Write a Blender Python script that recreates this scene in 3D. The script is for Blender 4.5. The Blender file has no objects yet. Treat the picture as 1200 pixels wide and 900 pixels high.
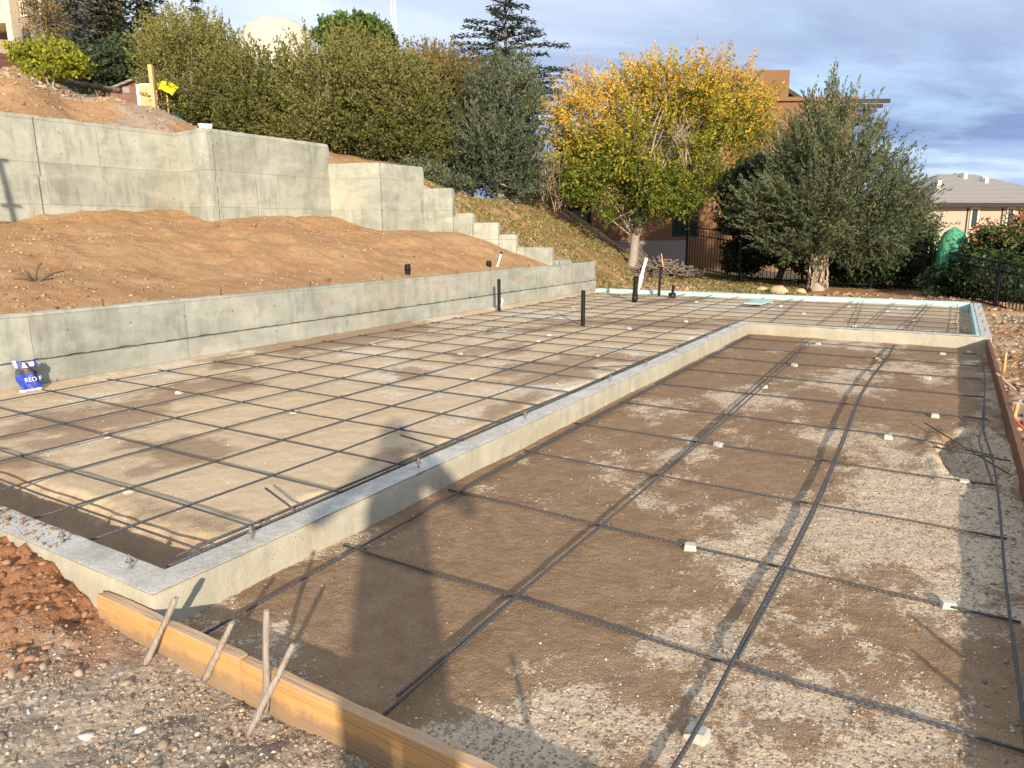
import bpy, math, random
import numpy as np
random.seed(7); RS = np.random.RandomState(11)
C = bpy.context.scene.collection
PI = math.pi
# ------------------------------------------------------------------ camera frame
F = 832.0; CZ = 1.456
R = np.array([[0.8534600060561522, -0.10315200073196662, 0.5108480036249774],
              [0.5211090580419685, 0.18238817031468896, -0.8337744928671496],
              [-0.0071671255915439075, 0.9778007057034948, 0.20941445087792454]])
FWD = -R[:, 2]
def ray(px, py): return R @ np.array([px - 600.0, -(py - 450.0), -F])
def at(px, py, d):            # world point seen at photo pixel, d metres ahead
    v = ray(px, py); q = v * (d / (v @ FWD)); return (q[0], q[1], q[2] + CZ)
def on_z(px, py, z):
    v = ray(px, py); q = v * ((z - CZ) / v[2]); return (q[0], q[1], z)
def on_y(px, py, Y):
    v = ray(px, py); q = v * (Y / v[1]); return (q[0], Y, q[2] + CZ)
def on_x(px, py, X):
    v = ray(px, py); q = v * (X / v[0]); return (X, q[1], q[2] + CZ)
SUN = np.array([-0.62503607, 0.72887049, -0.27942389])    # direction the light travels

# ------------------------------------------------------------------ noise (numpy)
def _h(ix, iy, iz, s):
    n = (ix.astype(np.int64) * 374761393 + iy.astype(np.int64) * 668265263 + iz.astype(np.int64) * 2147483647 + s * 974711) & 0xffffffff
    n = ((n ^ (n >> 13)) * 1274126177) & 0xffffffff
    return ((n ^ (n >> 16)) & 0xffff) / 65535.0
def vnoise(x, y, z=0.0, s=0):
    x = np.asarray(x, float); y = np.asarray(y, float); z = np.zeros_like(x) + z
    xi, yi, zi = np.floor(x), np.floor(y), np.floor(z)
    f = [x - xi, y - yi, z - zi]; f = [a * a * (3 - 2 * a) for a in f]
    r = 0
    for a in (0, 1):
        for b in (0, 1):
            for c in (0, 1):
                w = (f[0] if a else 1 - f[0]) * (f[1] if b else 1 - f[1]) * (f[2] if c else 1 - f[2])
                r = r + w * _h(xi + a, yi + b, zi + c, s)
    return r
def fbm(x, y, z=0.0, o=4, s=0, g=.5):
    t = 0; a = 1; n = 0; k = 1.0
    for i in range(o):
        t = t + a * vnoise(x * k, y * k, z * k if not np.isscalar(z) else z, s + i * 17); n += a; a *= g; k *= 2.03
    return t / n
def sstep(a, b, x): t = np.clip((x - a) / (b - a), 0, 1); return t * t * (3 - 2 * t)

# ------------------------------------------------------------------ object helpers
def tag(o, label=None, cat=None, group=None, kind=None):
    if label: o['label'] = label
    if cat: o['category'] = cat
    if group: o['group'] = group
    if kind: o['kind'] = kind
    return o
def empty(name, loc=(0, 0, 0), label=None, cat=None, group=None, rz=0):
    o = bpy.data.objects.new(name, None); C.objects.link(o)
    o.location = loc; o.rotation_euler = (0, 0, rz); o.empty_display_size = .2
    return tag(o, label, cat, group)
def link(name, me, m=None, parent=None):
    o = bpy.data.objects.new(name, me); C.objects.link(o)
    if m is not None and not me.materials: me.materials.append(m)
    if parent is not None:
        o.parent = parent
        o.location = tuple(-np.array(parent.location)) if parent.rotation_euler.z == 0 else (0, 0, 0)
    return o
def mesh_np(name, V, Fc, smooth=False, attrs=None, fattrs=None):
    """V (n,3), Fc (m,k) uniform faces"""
    V = np.asarray(V, np.float32); Fc = np.asarray(Fc, np.int32)
    me = bpy.data.meshes.new(name); k = Fc.shape[1]
    me.vertices.add(len(V)); me.vertices.foreach_set('co', V.ravel())
    me.loops.add(Fc.size); me.loops.foreach_set('vertex_index', Fc.ravel())
    me.polygons.add(len(Fc)); me.polygons.foreach_set('loop_start', np.arange(0, Fc.size, k, dtype=np.int32))
    me.polygons.foreach_set('loop_total', np.full(len(Fc), k, np.int32))
    if smooth: me.polygons.foreach_set('use_smooth', np.ones(len(Fc), bool))
    me.update(calc_edges=True)
    for n, d in (attrs or {}).items():
        a = me.attributes.new(n, 'FLOAT', 'POINT'); a.data.foreach_set('value', np.asarray(d, np.float32))
    for n, d in (fattrs or {}).items():
        a = me.attributes.new(n, 'FLOAT', 'FACE'); a.data.foreach_set('value', np.asarray(d, np.float32))
    return me
class MB:
    def __init__(s): s.v = []; s.f = []; s.sm = []
    def add(s, vs, fs, smooth=False):
        b = len(s.v); s.v += [tuple(v) for v in vs]; s.f += [tuple(i + b for i in f) for f in fs]; s.sm += [smooth] * len(fs); return s
    def box(s, x0, x1, y0, y1, z0, z1, M=None):
        v = [(x, y, z) for z in (z0, z1) for y in (y0, y1) for x in (x0, x1)]
        if M is not None: v = [M(p) for p in v]
        return s.add(v, [(0, 2, 3, 1), (4, 5, 7, 6), (0, 1, 5, 4), (2, 6, 7, 3), (0, 4, 6, 2), (1, 3, 7, 5)])
    def tube(s, pts, rad, n=8, cap=True):
        pts = [np.array(p, float) for p in pts]; m = len(pts)
        if np.isscalar(rad): rad = [rad] * m
        vs = []; u = None
        for i, p in enumerate(pts):
            t = pts[min(i + 1, m - 1)] - pts[max(i - 1, 0)]; t /= (np.linalg.norm(t) + 1e-9)
            if u is None:
                u = np.cross(t, (0, 0, 1) if abs(t[2]) < .9 else (1, 0, 0))
            u = u - t * (u @ t); u /= (np.linalg.norm(u) + 1e-9); w = np.cross(t, u)
            for k in range(n):
                a = 2 * PI * k / n; vs.append(p + rad[i] * (u * math.cos(a) + w * math.sin(a)))
        fs = []
        for i in range(m - 1):
            for k in range(n):
                k2 = (k + 1) % n; fs.append((i * n + k, i * n + k2, (i + 1) * n + k2, (i + 1) * n + k))
        s.add(vs, fs, True)
        if cap:
            b = len(s.v) - m * n
            s.f.append(tuple(b + k for k in range(n))[::-1]); s.f.append(tuple(b + (m - 1) * n + k for k in range(n))); s.sm += [False, False]
        return s
    def mesh(s, name):
        me = bpy.data.meshes.new(name); me.from_pydata([tuple(map(float, v)) for v in s.v], [], s.f)
        me.polygons.foreach_set('use_smooth', s.sm); me.update(); return me
    def build(s, name, m, parent=None): return link(name, s.mesh(name), m, parent)
def rough_box(name, x0, x1, y0, y1, z0, z1, m, parent=None, res=.04, amp=.002, bev=.004, M=None):
    """a cast block: finely divided, its faces and arrises slightly uneven"""
    def ax(a, b): n = max(1, int(round((b - a) / res))); return np.linspace(a, b, n + 1)
    X, Y, Z = ax(x0, x1), ax(y0, y1), ax(z0, z1)
    V = []; Fs = []
    def face(A, B, fn, flip):
        a, b = np.meshgrid(A, B, indexing='ij'); base = sum(len(v) for v in V)
        V.append(np.stack(fn(a.ravel(), b.ravel()), 1))
        na, nb = len(A), len(B); i, j = np.meshgrid(np.arange(na - 1), np.arange(nb - 1), indexing='ij')
        q = (i * nb + j).ravel() + base
        f = np.stack([q, q + nb, q + nb + 1, q + 1], 1); Fs.append(f[:, ::-1] if flip else f)
    o = np.ones_like
    face(X, Y, lambda a, b: (a, b, o(a) * z1), False); face(X, Y, lambda a, b: (a, b, o(a) * z0), True)
    face(X, Z, lambda a, b: (a, o(a) * y0, b), False); face(X, Z, lambda a, b: (a, o(a) * y1, b), True)
    face(Y, Z, lambda a, b: (o(a) * x1, a, b), False); face(Y, Z, lambda a, b: (o(a) * x0, a, b), True)
    P = np.concatenate(V); c = np.array([(x0 + x1) / 2, (y0 + y1) / 2, (z0 + z1) / 2]); hs = np.array([x1 - x0, y1 - y0, z1 - z0]) / 2
    e = (np.abs(np.abs(P - c) - hs) < 1e-6).sum(1)
    nz = np.stack([fbm(P[:, 0] * 9, P[:, 1] * 9, P[:, 2] * 9, 3, s) for s in (1, 5, 9)], 1) - .5
    n2 = np.stack([vnoise(P[:, 0] * 40, P[:, 1] * 40, P[:, 2] * 40, s) for s in (21, 25, 29)], 1) - .5
    Q = P + nz * amp * 2 + n2 * amp
    k = np.clip(e - 1, 0, 2)[:, None]
    chip = (vnoise(P[:, 0] * 14, P[:, 1] * 14, P[:, 2] * 14, 77) ** 3)[:, None]
    Q = Q - np.sign(P - c) * (np.abs(np.abs(P - c) - hs) < 1e-6) * k * (bev * (.5 + 2.2 * chip))
    if M is not None: Q = M(Q)
    me = mesh_np(name, Q, np.concatenate(Fs))
    return link(name, me, m, parent)

# ------------------------------------------------------------------ material helpers
class NT:
    def __init__(s, name):
        s.m = bpy.data.materials.new(name); s.m.use_nodes = True; s.t = s.m.node_tree; s.t.nodes.clear()
        s.out = s.n('ShaderNodeOutputMaterial'); s.b = s.n('ShaderNodeBsdfPrincipled'); s.l(s.b.outputs[0], s.out.inputs[0])
        s.b.inputs['Roughness'].default_value = .85; s.b.inputs['Specular IOR Level'].default_value = .25
        s._p = None
    def n(s, t): return s.t.nodes.new(t)
    def l(s, a, b): s.t.links.new(a, b)
    def put(s, sock, v):
        if hasattr(v, 'links'): s.l(v, sock)
        elif isinstance(v, (tuple, list)) and len(v) == 3 and sock.type == 'RGBA': sock.default_value = (*v, 1)
        else: sock.default_value = v
    def pos(s):
        if s._p is None: s._p = s.n('ShaderNodeNewGeometry').outputs['Position']
        return s._p
    def attr(s, name): a = s.n('ShaderNodeAttribute'); a.attribute_name = name; return a.outputs['Fac']
    def objpos(s): return s.n('ShaderNodeTexCoord').outputs['Object']
    def scale(s, v, sc):
        m = s.n('ShaderNodeMapping'); s.l(v, m.inputs[0]); m.inputs['Scale'].default_value = sc; return m.outputs[0]
    def noise(s, sc, det=4, ro=.55, vec=None, dist=0):
        n = s.n('ShaderNodeTexNoise'); s.l(vec or s.pos(), n.inputs['Vector']); n.inputs['Scale'].default_value = sc
        n.inputs['Detail'].default_value = det; n.inputs['Roughness'].default_value = ro; n.inputs['Distortion'].default_value = dist
        return n.outputs['Fac']
    def voro(s, sc, vec=None, out='Distance', feat='F1'):
        n = s.n('ShaderNodeTexVoronoi'); n.feature = feat; s.l(vec or s.pos(), n.inputs['Vector']); n.inputs['Scale'].default_value = sc; return n.outputs[out]
    def ramp(s, f, stops, interp='LINEAR'):
        r = s.n('ShaderNodeValToRGB'); r.color_ramp.interpolation = interp; e = r.color_ramp.elements
        while len(e) < len(stops): e.new(.5)
        for i, (p, c) in enumerate(stops):
            e[i].position = p; c = (c, c, c) if np.isscalar(c) else c; e[i].color = (*c, 1)
        s.put(r.inputs[0], f); return r.outputs[0]
    def mix(s, f, a, b, mode='MIX'):
        m = s.n('ShaderNodeMix'); m.data_type = 'RGBA'; m.blend_type = mode
        s.put(m.inputs[0], f); s.put(m.inputs[6], a); s.put(m.inputs[7], b); return m.outputs[2]
    def math(s, op, a, b=0.0, c=None, clamp=False):
        m = s.n('ShaderNodeMath'); m.operation = op; m.use_clamp = clamp; s.put(m.inputs[0], a); s.put(m.inputs[1], b)
        if c is not None: s.put(m.inputs[2], c)
        return m.outputs[0]
    def sep(s, v): x = s.n('ShaderNodeSeparateXYZ'); s.l(v, x.inputs[0]); return x.outputs
    def comb(s, x, y, z=0.0):
        c = s.n('ShaderNodeCombineXYZ'); s.put(c.inputs[0], x); s.put(c.inputs[1], y); s.put(c.inputs[2], z); return c.outputs[0]
    def bump(s, hgt, dist=.01, st=1.0):
        b = s.n('ShaderNodeBump'); s.put(b.inputs['Height'], hgt); b.inputs['Distance'].default_value = dist; b.inputs['Strength'].default_value = st
        s.l(b.outputs[0], s.b.inputs['Normal']); return b
    def col(s, c): s.put(s.b.inputs['Base Color'], c); return s
    def rough(s, r): s.put(s.b.inputs['Roughness'], r); return s
def plain(name, col, rough=.6, metal=0, var=.15, sc=12):
    t = NT(name); n = t.noise(sc, 5, .6, t.objpos())
    t.col(t.mix(t.ramp(n, [(.3, 0), (.7, 1)]), tuple(c * (1 - var) for c in col), tuple(min(1, c * (1 + var)) for c in col))).rough(rough)
    t.b.inputs['Metallic'].default_value = metal; t.bump(n, .003, .4); return t.m
M = {}
def soil(name, lo, mid, hi, grit, stone_sc=90, bump=.012, patch=None, patch_hi=None):
    """loose earth: three mixed tones, grit and small stones; 'pale' / 'damp' masks come from the mesh"""
    t = NT(name)
    big = t.noise(1.3, 5, .6); medn = t.noise(9, 6, .65); fine = t.noise(70, 5, .7)
    c = t.mix(t.ramp(big, [(.35, 0), (.65, 1)]), lo, mid)
    c = t.mix(t.math('MULTIPLY', t.ramp(medn, [(.42, 0), (.62, 1)]), .7), c, hi)
    c = t.mix(t.ramp(fine, [(.25, .55), (.5, .0), (.75, .45)]), c, tuple(x * .62 for x in lo))
    st = t.voro(stone_sc); sc = t.n('ShaderNodeTexVoronoi'); t.l(t.pos(), sc.inputs['Vector']); sc.inputs['Scale'].default_value = stone_sc
    seps = t.sep(sc.outputs['Color'])
    isst = t.math('MULTIPLY', t.math('GREATER_THAN', seps[0], .72), t.ramp(st, [(.30, 1), (.42, 0)]))
    gcol = t.mix(seps[1], tuple(g * .55 for g in grit), grit)
    if patch is not None:
        pm = t.attr('pale')
        brk = t.math('ADD', pm, t.math('ADD', t.math('MULTIPLY', t.math('SUBTRACT', t.noise(38, 6, .8), .5), 1.7), t.math('MULTIPLY', t.math('SUBTRACT', t.noise(6, 5, .7, t.scale(t.pos(), (1, .6, 1))), .5), 2.0)))
        soft = t.math('MULTIPLY', t.ramp(pm, [(.35, 0), (.8, 1)]), .25); brk = t.math('MAXIMUM', soft, t.ramp(brk, [(.57, 0), (.66, 1)]))
        pc = t.mix(fine, patch, patch_hi)
        pc = t.mix(t.math('GREATER_THAN', seps[2], .6), pc, t.mix(seps[1], tuple(x * .35 for x in patch), patch_hi))
        c = t.mix(t.math('MULTIPLY', brk, .8), c, pc)
        isst = t.math('MULTIPLY', isst, t.math('ADD', .35, t.math('MULTIPLY', brk, .65)))
    c = t.mix(t.math('MULTIPLY', isst, .8), c, gcol)
    t.col(c).rough(.95); t.b.inputs['Specular IOR Level'].default_value = .1
    hgt = t.math('ADD', t.math('MULTIPLY', medn, .7), t.math('MULTIPLY', fine, .7))
    hgt = t.math('ADD', hgt, t.math('MULTIPLY', t.math('SUBTRACT', .5, st), .35))
    t.bump(hgt, bump, 1.0)
    return t
M['bed_right'] = soil('damp_brown_gravel_bed', (.225, .14, .08), (.27, .175, .10), (.32, .215, .13), (.64, .53, .39), 110, .0065, (.47, .345, .22), (.74, .61, .45)).m
t = soil('tan_gravel_bed', (.54, .40, .25), (.60, .455, .29), (.66, .52, .345), (.76, .68, .54), 120, .007, (.62, .52, .38), (.78, .70, .56))
old = t.b.inputs['Base Color'].links[0].from_socket
damp_shade_fac = t.ramp(t.math('ADD', t.attr('damp'), t.math('MULTIPLY', t.math('SUBTRACT', t.noise(14, 5, .7), .5), .7)), [(.42, 0), (.72, 1)])
t.col(t.mix(t.math('MULTIPLY', damp_shade_fac, .8), old, (.30, .20, .125))); M['bed_left'] = t.m
# one material for the wide ground: masks red / gravel / lawn from the mesh
t = soil('ground_soil', (.35, .195, .09), (.43, .26, .125), (.49, .32, .165), (.54, .40, .26), 60, .014)
ob = t.b.inputs['Base Color'].links[0].from_socket
redc = t.mix(t.noise(6, 5, .7), (.26, .115, .055), (.36, .18, .09))
grav = t.mix(t.ramp(t.noise(5, 6, .7), [(.35, 0), (.65, 1)]), (.24, .18, .13), (.47, .38, .27))
vc = t.n('ShaderNodeTexVoronoi'); t.l(t.pos(), vc.inputs['Vector']); vc.inputs['Scale'].default_value = 75
vs = t.sep(vc.outputs['Color'])
grav = t.mix(t.math('MULTIPLY', t.math('GREATER_THAN', vs[0], .55), .75), grav, t.mix(vs[1], (.16, .12, .09), (.62, .55, .45)))
lawn = t.mix(t.ramp(t.noise(3, 6, .75), [(.38, 0), (.60, 1)]), (.34, .20, .10), (.26, .195, .085))
lawn = t.mix(t.ramp(t.noise(40, 4, .7), [(.35, .7), (.6, 0)]), lawn, (.16, .10, .045))
c = t.mix(t.attr('red'), ob, redc); c = t.mix(t.attr('grav'), c, grav); c = t.mix(t.attr('lawn'), c, lawn)
c = t.mix(t.attr('dry'), c, t.mix(t.noise(8, 5, .6), (.30, .22, .14), (.50, .40, .27)))
t.col(c); M['ground'] = t.m

def concrete(name, lo, hi, panel=None, stain=.5, sc=1.0, warm=(.46, .40, .28)):
    t = NT(name); P = t.pos(); X = t.sep(P)
    big = t.noise(1.1 * sc, 6, .65, None, .6); med = t.noise(5 * sc, 6, .7); fine = t.noise(60, 5, .7); streak = t.noise(3, 6, .7, t.scale(P, (2.2, 2.2, .55)))
    c = t.mix(t.ramp(big, [(.36, 0), (.62, 1)]), lo, hi)
    c = t.mix(t.math('MULTIPLY', t.ramp(streak, [(.48, 0), (.66, 1)]), stain), c, tuple(x * .66 for x in lo))
    c = t.mix(t.math('MULTIPLY', t.ramp(med, [(.52, 0), (.7, 1)]), .55), c, tuple(min(.8, x * 1.22) for x in hi))
    c = t.mix(t.math('MULTIPLY', t.ramp(t.noise(.8, 4, .6), [(.55, 0), (.72, 1)]), .5), c, warm)
    hgt = t.math('ADD', t.math('MULTIPLY', med, .8), t.math('MULTIPLY', fine, .5))
    if panel:
        w, hh, off, zo = panel
        br = t.n('ShaderNodeTexBrick'); u = t.math('ADD', t.math('ADD', X[1], X[0]), off)
        wob = t.math('MULTIPLY', t.math('SUBTRACT', t.noise(2.5, 3, .5), .5), .02)
        t.l(t.comb(t.math('ADD', u, wob), t.math('ADD', t.math('ADD', X[2], -zo), wob)), br.inputs['Vector'])
        br.offset = .37; br.inputs['Scale'].default_value = 1; br.inputs['Brick Width'].default_value = w; br.inputs['Row Height'].default_value = hh
        br.inputs['Mortar Size'].default_value = .006; br.inputs['Mortar Smooth'].default_value = .6
        br.inputs['Color1'].default_value = (.86, .86, .86, 1); br.inputs['Color2'].default_value = (1.08, 1.08, 1.08, 1); br.inputs['Mortar'].default_value = (.80, .78, .74, 1)
        c = t.mix(1.0, c, br.outputs['Color'], 'MULTIPLY')
        hgt = t.math('SUBTRACT', hgt, t.math('MULTIPLY', br.outputs['Fac'], .8))
        bloom = t.math('MULTIPLY', t.ramp(t.noise(1.5, 7, .6, t.scale(P, (.8, .8, 2.2)), .15), [(.48, 0), (.68, 1)]), .32); c = t.mix(bloom, c, tuple(min(.8, x * 1.3) for x in hi))
        dark = t.math('MULTIPLY', t.ramp(t.noise(1.9, 7, .65, t.scale(P, (.8, .8, 2.0)), .15), [(.52, 0), (.70, 1)]), .42); c = t.mix(dark, c, tuple(x * .62 for x in lo))
        fu = t.math('SUBTRACT', t.math('FRACT', t.math('DIVIDE', u, .61)), .5); fz = t.math('SUBTRACT', t.math('FRACT', t.math('DIVIDE', t.math('SUBTRACT', X[2], zo), .31)), .5)
        dd = t.math('ADD', t.math('POWER', t.math('MULTIPLY', fu, .61), 2.0), t.math('POWER', t.math('MULTIPLY', fz, .31), 2.0)); tie = t.math('MULTIPLY', t.math('LESS_THAN', dd, .00012), t.math('GREATER_THAN', t.noise(1.5, 1, .5), .46))
        c = t.mix(t.math('MULTIPLY', tie, .7), c, (.10, .10, .09)); hgt = t.math('SUBTRACT', hgt, tie)
    pit = t.ramp(t.voro(42), [(.06, 1), (.13, 0)]); pit = t.math('MULTIPLY', pit, t.math('GREATER_THAN', t.noise(9, 2, .5), .56))
    c = t.mix(t.math('MULTIPLY', pit, .6), c, tuple(x * .45 for x in lo))
    t.col(c).rough(.9); t.bump(t.math('SUBTRACT', hgt, t.math('MULTIPLY', pit, 1.2)), .006, .8); return t
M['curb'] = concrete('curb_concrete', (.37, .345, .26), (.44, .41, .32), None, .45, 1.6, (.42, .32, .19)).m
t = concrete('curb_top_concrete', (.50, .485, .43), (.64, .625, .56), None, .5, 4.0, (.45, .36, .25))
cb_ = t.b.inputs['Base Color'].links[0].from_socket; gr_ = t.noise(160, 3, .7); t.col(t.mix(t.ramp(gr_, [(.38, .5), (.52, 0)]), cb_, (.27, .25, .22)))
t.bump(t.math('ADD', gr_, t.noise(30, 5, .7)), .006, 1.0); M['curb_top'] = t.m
M['wall_low'] = concrete('low_wall_concrete', (.30, .31, .262), (.385, .39, .335), (1.55, .62, .2, .12), .6).m
M['wall_up'] = concrete('upper_wall_concrete', (.31, .32, .262), (.405, .41, .34), (2.3, .62, .6, 1.92), .65).m
t = NT('rebar_steel')
n = t.noise(30, 5, .7); t.col(t.mix(t.ramp(t.noise(4, 5, .7), [(.48, 0), (.66, 1)]), (.085, .092, .10), (.15, .10, .07))).rough(t.ramp(n, [(.3, .5), (.7, .75)]))
t.b.inputs['Metallic'].default_value = .35
w = t.n('ShaderNodeTexWave'); w.bands_direction = 'DIAGONAL'; t.l(t.pos(), w.inputs[0]); w.inputs['Scale'].default_value = 26; t.bump(w.outputs['Fac'], .003, .8); M['rebar'] = t.m
M['dobie'] = plain('spacer_concrete', (.47, .44, .385), .9, 0, .25, 45)
M['abs'] = plain('black_pipe_plastic', (.012, .012, .013), .35, 0, .2)
M['pvc'] = plain('white_pipe_plastic', (.78, .78, .76), .35, 0, .05)
M['galv'] = plain('galvanised_bolt', (.25, .23, .21), .6, .4, .3, 80)
t = NT('foam_board_blue'); n = t.noise(5, 5, .6); t.col(t.mix(n, (.34, .50, .49), (.48, .61, .59))).rough(.8); t.bump(n, .005, .4); M['foam'] = t.m
def wood(name, a, b, dark, axis=0, sc=1.0, knots=True, mud=None):
    """timber: grain lines drawn out along one axis, a few knots, weathered blotches"""
    t = NT(name); P = t.objpos(); s3 = [16.0 * sc] * 3; s3[axis] = .8 * sc
    v = t.scale(P, tuple(s3)); g = t.noise(1.0, 5, .6, v, .8); g2 = t.noise(3.2, 5, .65, v, .5); rings = t.noise(.55, 2, .5, v, 1.6)
    line = t.ramp(t.math('FRACT', t.math('MULTIPLY', rings, 9.0)), [(0, .9), (.10, .0), (.75, .0), (1, .9)])
    c = t.mix(g, a, b); c = t.mix(t.math('MULTIPLY', line, .38), c, dark); c = t.mix(t.ramp(g2, [(.5, 0), (.75, .55)]), c, dark)
    if knots:
        k = t.voro(1.0, t.scale(P, (2.6 if axis == 0 else 9, 2.6 if axis == 1 else 9, 9))); c = t.mix(t.ramp(k, [(.07, .9), (.16, 0)]), c, (.17, .07, .025))
    c = t.mix(t.ramp(t.noise(5, 6, .75), [(.54, 0), (.72, .6)]), c, tuple(x * .8 + .05 for x in a))
    if mud is not None:
        mz = t.math('ADD', t.sep(t.pos())[2], t.math('MULTIPLY', t.math('SUBTRACT', t.noise(11, 6, .75), .5), .13)); c = t.mix(t.ramp(mz, [(0, .85), (mud, .0)]), c, (.27, .19, .12))
        tz = t.math('ADD', t.sep(t.pos())[2], t.math('MULTIPLY', t.noise(16, 6, .8), .035)); c = t.mix(t.ramp(tz, [(.108, 0), (.122, .75)]), c, (.42, .37, .30))
        c = t.mix(t.math('MULTIPLY', t.ramp(t.noise(3.2, 6, .75), [(.50, 0), (.66, 1)]), .5), c, (.38, .25, .13))
    t.col(c).rough(.8); t.bump(t.math('ADD', line, g2), .003, .5); return t.m
M['board'] = wood('form_board_wood', (.54, .285, .10), (.60, .35, .145), (.34, .15, .05), mud=.035)
M['board2'] = wood('dark_form_board', (.16, .075, .04), (.22, .11, .06), (.09, .04, .025), 1)
M['stake'] = wood('weathered_stake', (.30, .25, .21), (.40, .34, .28), (.17, .13, .10), 2, 1.6, False)
M['post'] = wood('new_post_wood', (.58, .36, .16), (.68, .45, .23), (.45, .25, .1), 2)
M['bark'] = wood('grey_bark', (.30, .26, .21), (.40, .35, .29), (.13, .10, .08), 2, 2.2, False)
M['bark_dark'] = wood('brown_bark', (.13, .095, .07), (.19, .14, .105), (.06, .045, .035), 2, 2.2, False)
M['bark_pale'] = wood('pale_bark', (.36, .29, .22), (.54, .44, .33), (.15, .10, .07), 2, 2.2, False)
M['twig'] = plain('bare_twigs', (.42, .32, .23), .8, 0, .25)
M['iron'] = plain('black_fence_iron', (.010, .010, .011), .4, .3, .2)

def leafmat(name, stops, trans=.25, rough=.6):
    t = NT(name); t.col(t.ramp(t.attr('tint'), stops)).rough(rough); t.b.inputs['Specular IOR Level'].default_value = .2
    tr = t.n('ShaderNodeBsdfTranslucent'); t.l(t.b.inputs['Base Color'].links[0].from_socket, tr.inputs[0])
    mx = t.n('ShaderNodeMixShader'); mx.inputs[0].default_value = trans; t.l(t.b.outputs[0], mx.inputs[1]); t.l(tr.outputs[0], mx.inputs[2]); t.l(mx.outputs[0], t.out.inputs[0])
    return t.m
M['l_juniper'] = leafmat('juniper_foliage', [(0, (.055, .072, .034)), (.5, (.13, .15, .075)), (1, (.22, .235, .125))])
M['l_juniper_b'] = leafmat('blue_juniper_foliage', [(0, (.045, .06, .036)), (.5, (.11, .135, .075)), (1, (.21, .22, .125))])
M['l_oak'] = leafmat('olive_shrub_foliage', [(0, (.06, .07, .018)), (.5, (.165, .165, .045)), (1, (.31, .275, .08))])
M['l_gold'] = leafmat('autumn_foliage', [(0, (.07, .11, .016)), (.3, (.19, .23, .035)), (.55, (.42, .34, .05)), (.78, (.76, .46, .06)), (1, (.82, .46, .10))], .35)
M['l_pine'] = leafmat('pine_foliage', [(0, (.03, .06, .012)), (.5, (.075, .125, .025)), (1, (.14, .21, .05))])
M['l_dark'] = leafmat('dark_conifer_foliage', [(0, (.022, .036, .016)), (.5, (.055, .08, .035)), (1, (.11, .135, .065))])
M['l_cedar'] = leafmat('cedar_foliage', [(0, (.03, .045, .035)), (.5, (.07, .09, .065)), (1, (.12, .14, .10))])
M['l_bluespruce'] = leafmat('blue_spruce_foliage', [(0, (.05, .07, .065)), (.5, (.12, .15, .135)), (1, (.22, .25, .22))])
M['l_lime'] = leafmat('lime_foliage', [(0, (.14, .17, .02)), (.5, (.30, .32, .03)), (1, (.50, .45, .04))], .35)
M['l_hedge'] = leafmat('hedge_foliage', [(0, (.022, .045, .014)), (.5, (.055, .095, .03)), (.78, (.12, .16, .05)), (.86, (.30, .10, .05)), (1, (.42, .12, .06))], .15, .4)
M['l_bronze'] = leafmat('bronze_shrub_foliage', [(0, (.09, .075, .025)), (.5, (.19, .15, .05)), (1, (.32, .22, .08))])

# ------------------------------------------------------------------ terrain
UP = [(-12.0, -8.0), (-12.0, 8.17), (-11.1, 8.05), (-11.1, 11.0), (-10.1, 11.4), (-10.0, 12.7), (-7.2, 13.4)]
def seg_d(x, y):
    d = np.full(np.shape(x), 1e9)
    for (ax, ay), (bx, by) in zip(UP[:-1], UP[1:]):
        dx, dy = bx - ax, by - ay; tt = np.clip(((x - ax) * dx + (y - ay) * dy) / (dx * dx + dy * dy), 0, 1)
        d = np.minimum(d, np.hypot(x - ax - tt * dx, y - ay - tt * dy))
    return d
def is_behind(x, y):
    xl = np.interp(y, [-8, 8.11, 8.12, 11.0, 11.4, 12.7], [-12, -12, -11.1, -11.1, -10.1, -10.0])
    wing = 12.7 + (x + 10.0) * (0.7 / 2.8)
    return np.where(y < 12.7, x < xl, (x < -10.0) | ((y > wing) & (x < -7.2)))
def ramp_front(x, y):
    t = np.clip((-7.15 - x) / (4.6 - .9 * sstep(5, 9, y)), 0, 1.25)
    b = (fbm(x * .8, y * .8, 0, 4, 31) - .5) * .34 * sstep(0, .25, t) + (fbm(x * 3, y * 3, 0, 5, 35, .7) - .5) * .05
    return .70 + 1.0 * t ** .85 + b + .12 * np.exp(-((y - 12) / 1.6) ** 2 - ((x + 9.3) / 1.0) ** 2)
def hill(x, y):
    x0 = np.interp(y, [-10, 13, 17, 21, 30, 60], [6.9, 6.9, 7.3, 8.0, 11, 30])
    s = -x - x0
    z = -.03 + .16 * sstep(-4, 0, s) + .62 * np.clip(s, 0, 3.3) + .10 * np.clip(s - 3.3, 0, 60)
    phi = np.degrees(np.arctan2(-x, np.maximum(y, .01))); phi = np.where(y <= 0, 90, phi)
    d = seg_d(x, y); r = np.hypot(x, y)
    q = np.interp(phi, [30, 40, 44, 47, 50, 53.7, 57, 59, 62, 65, 90], [.08, .092, .100, .107, .113, .125, .144, .153, .157, .158, .158])
    q = q + .011 * sstep(24, 29, r) * sstep(59.5, 63, phi) + .03 * sstep(34, 56, r) + .01 * sstep(58, 62, phi) * np.sin(phi * .9)
    w0 = np.where(y < 11.02, 3.06, 2.68)
    zb = w0 + (CZ + r * q - w0) * sstep(.2, 4.8, d)
    k = sstep(34, 41, phi) * sstep(7.0, 7.4, -x)
    z = z * (1 - k) + zb * k
    z = z + (fbm(x * .7, y * .7, 0, 4, 41) - .5) * .35 * sstep(.2, 2, s) + (fbm(x * 3, y * 3, 0, 4, 45) - .5) * .08
    far = np.hypot(x, y)
    return np.minimum(z, 24) - 2.0 * sstep(40, 90, x + .3 * y) * sstep(40, 80, far)
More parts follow.
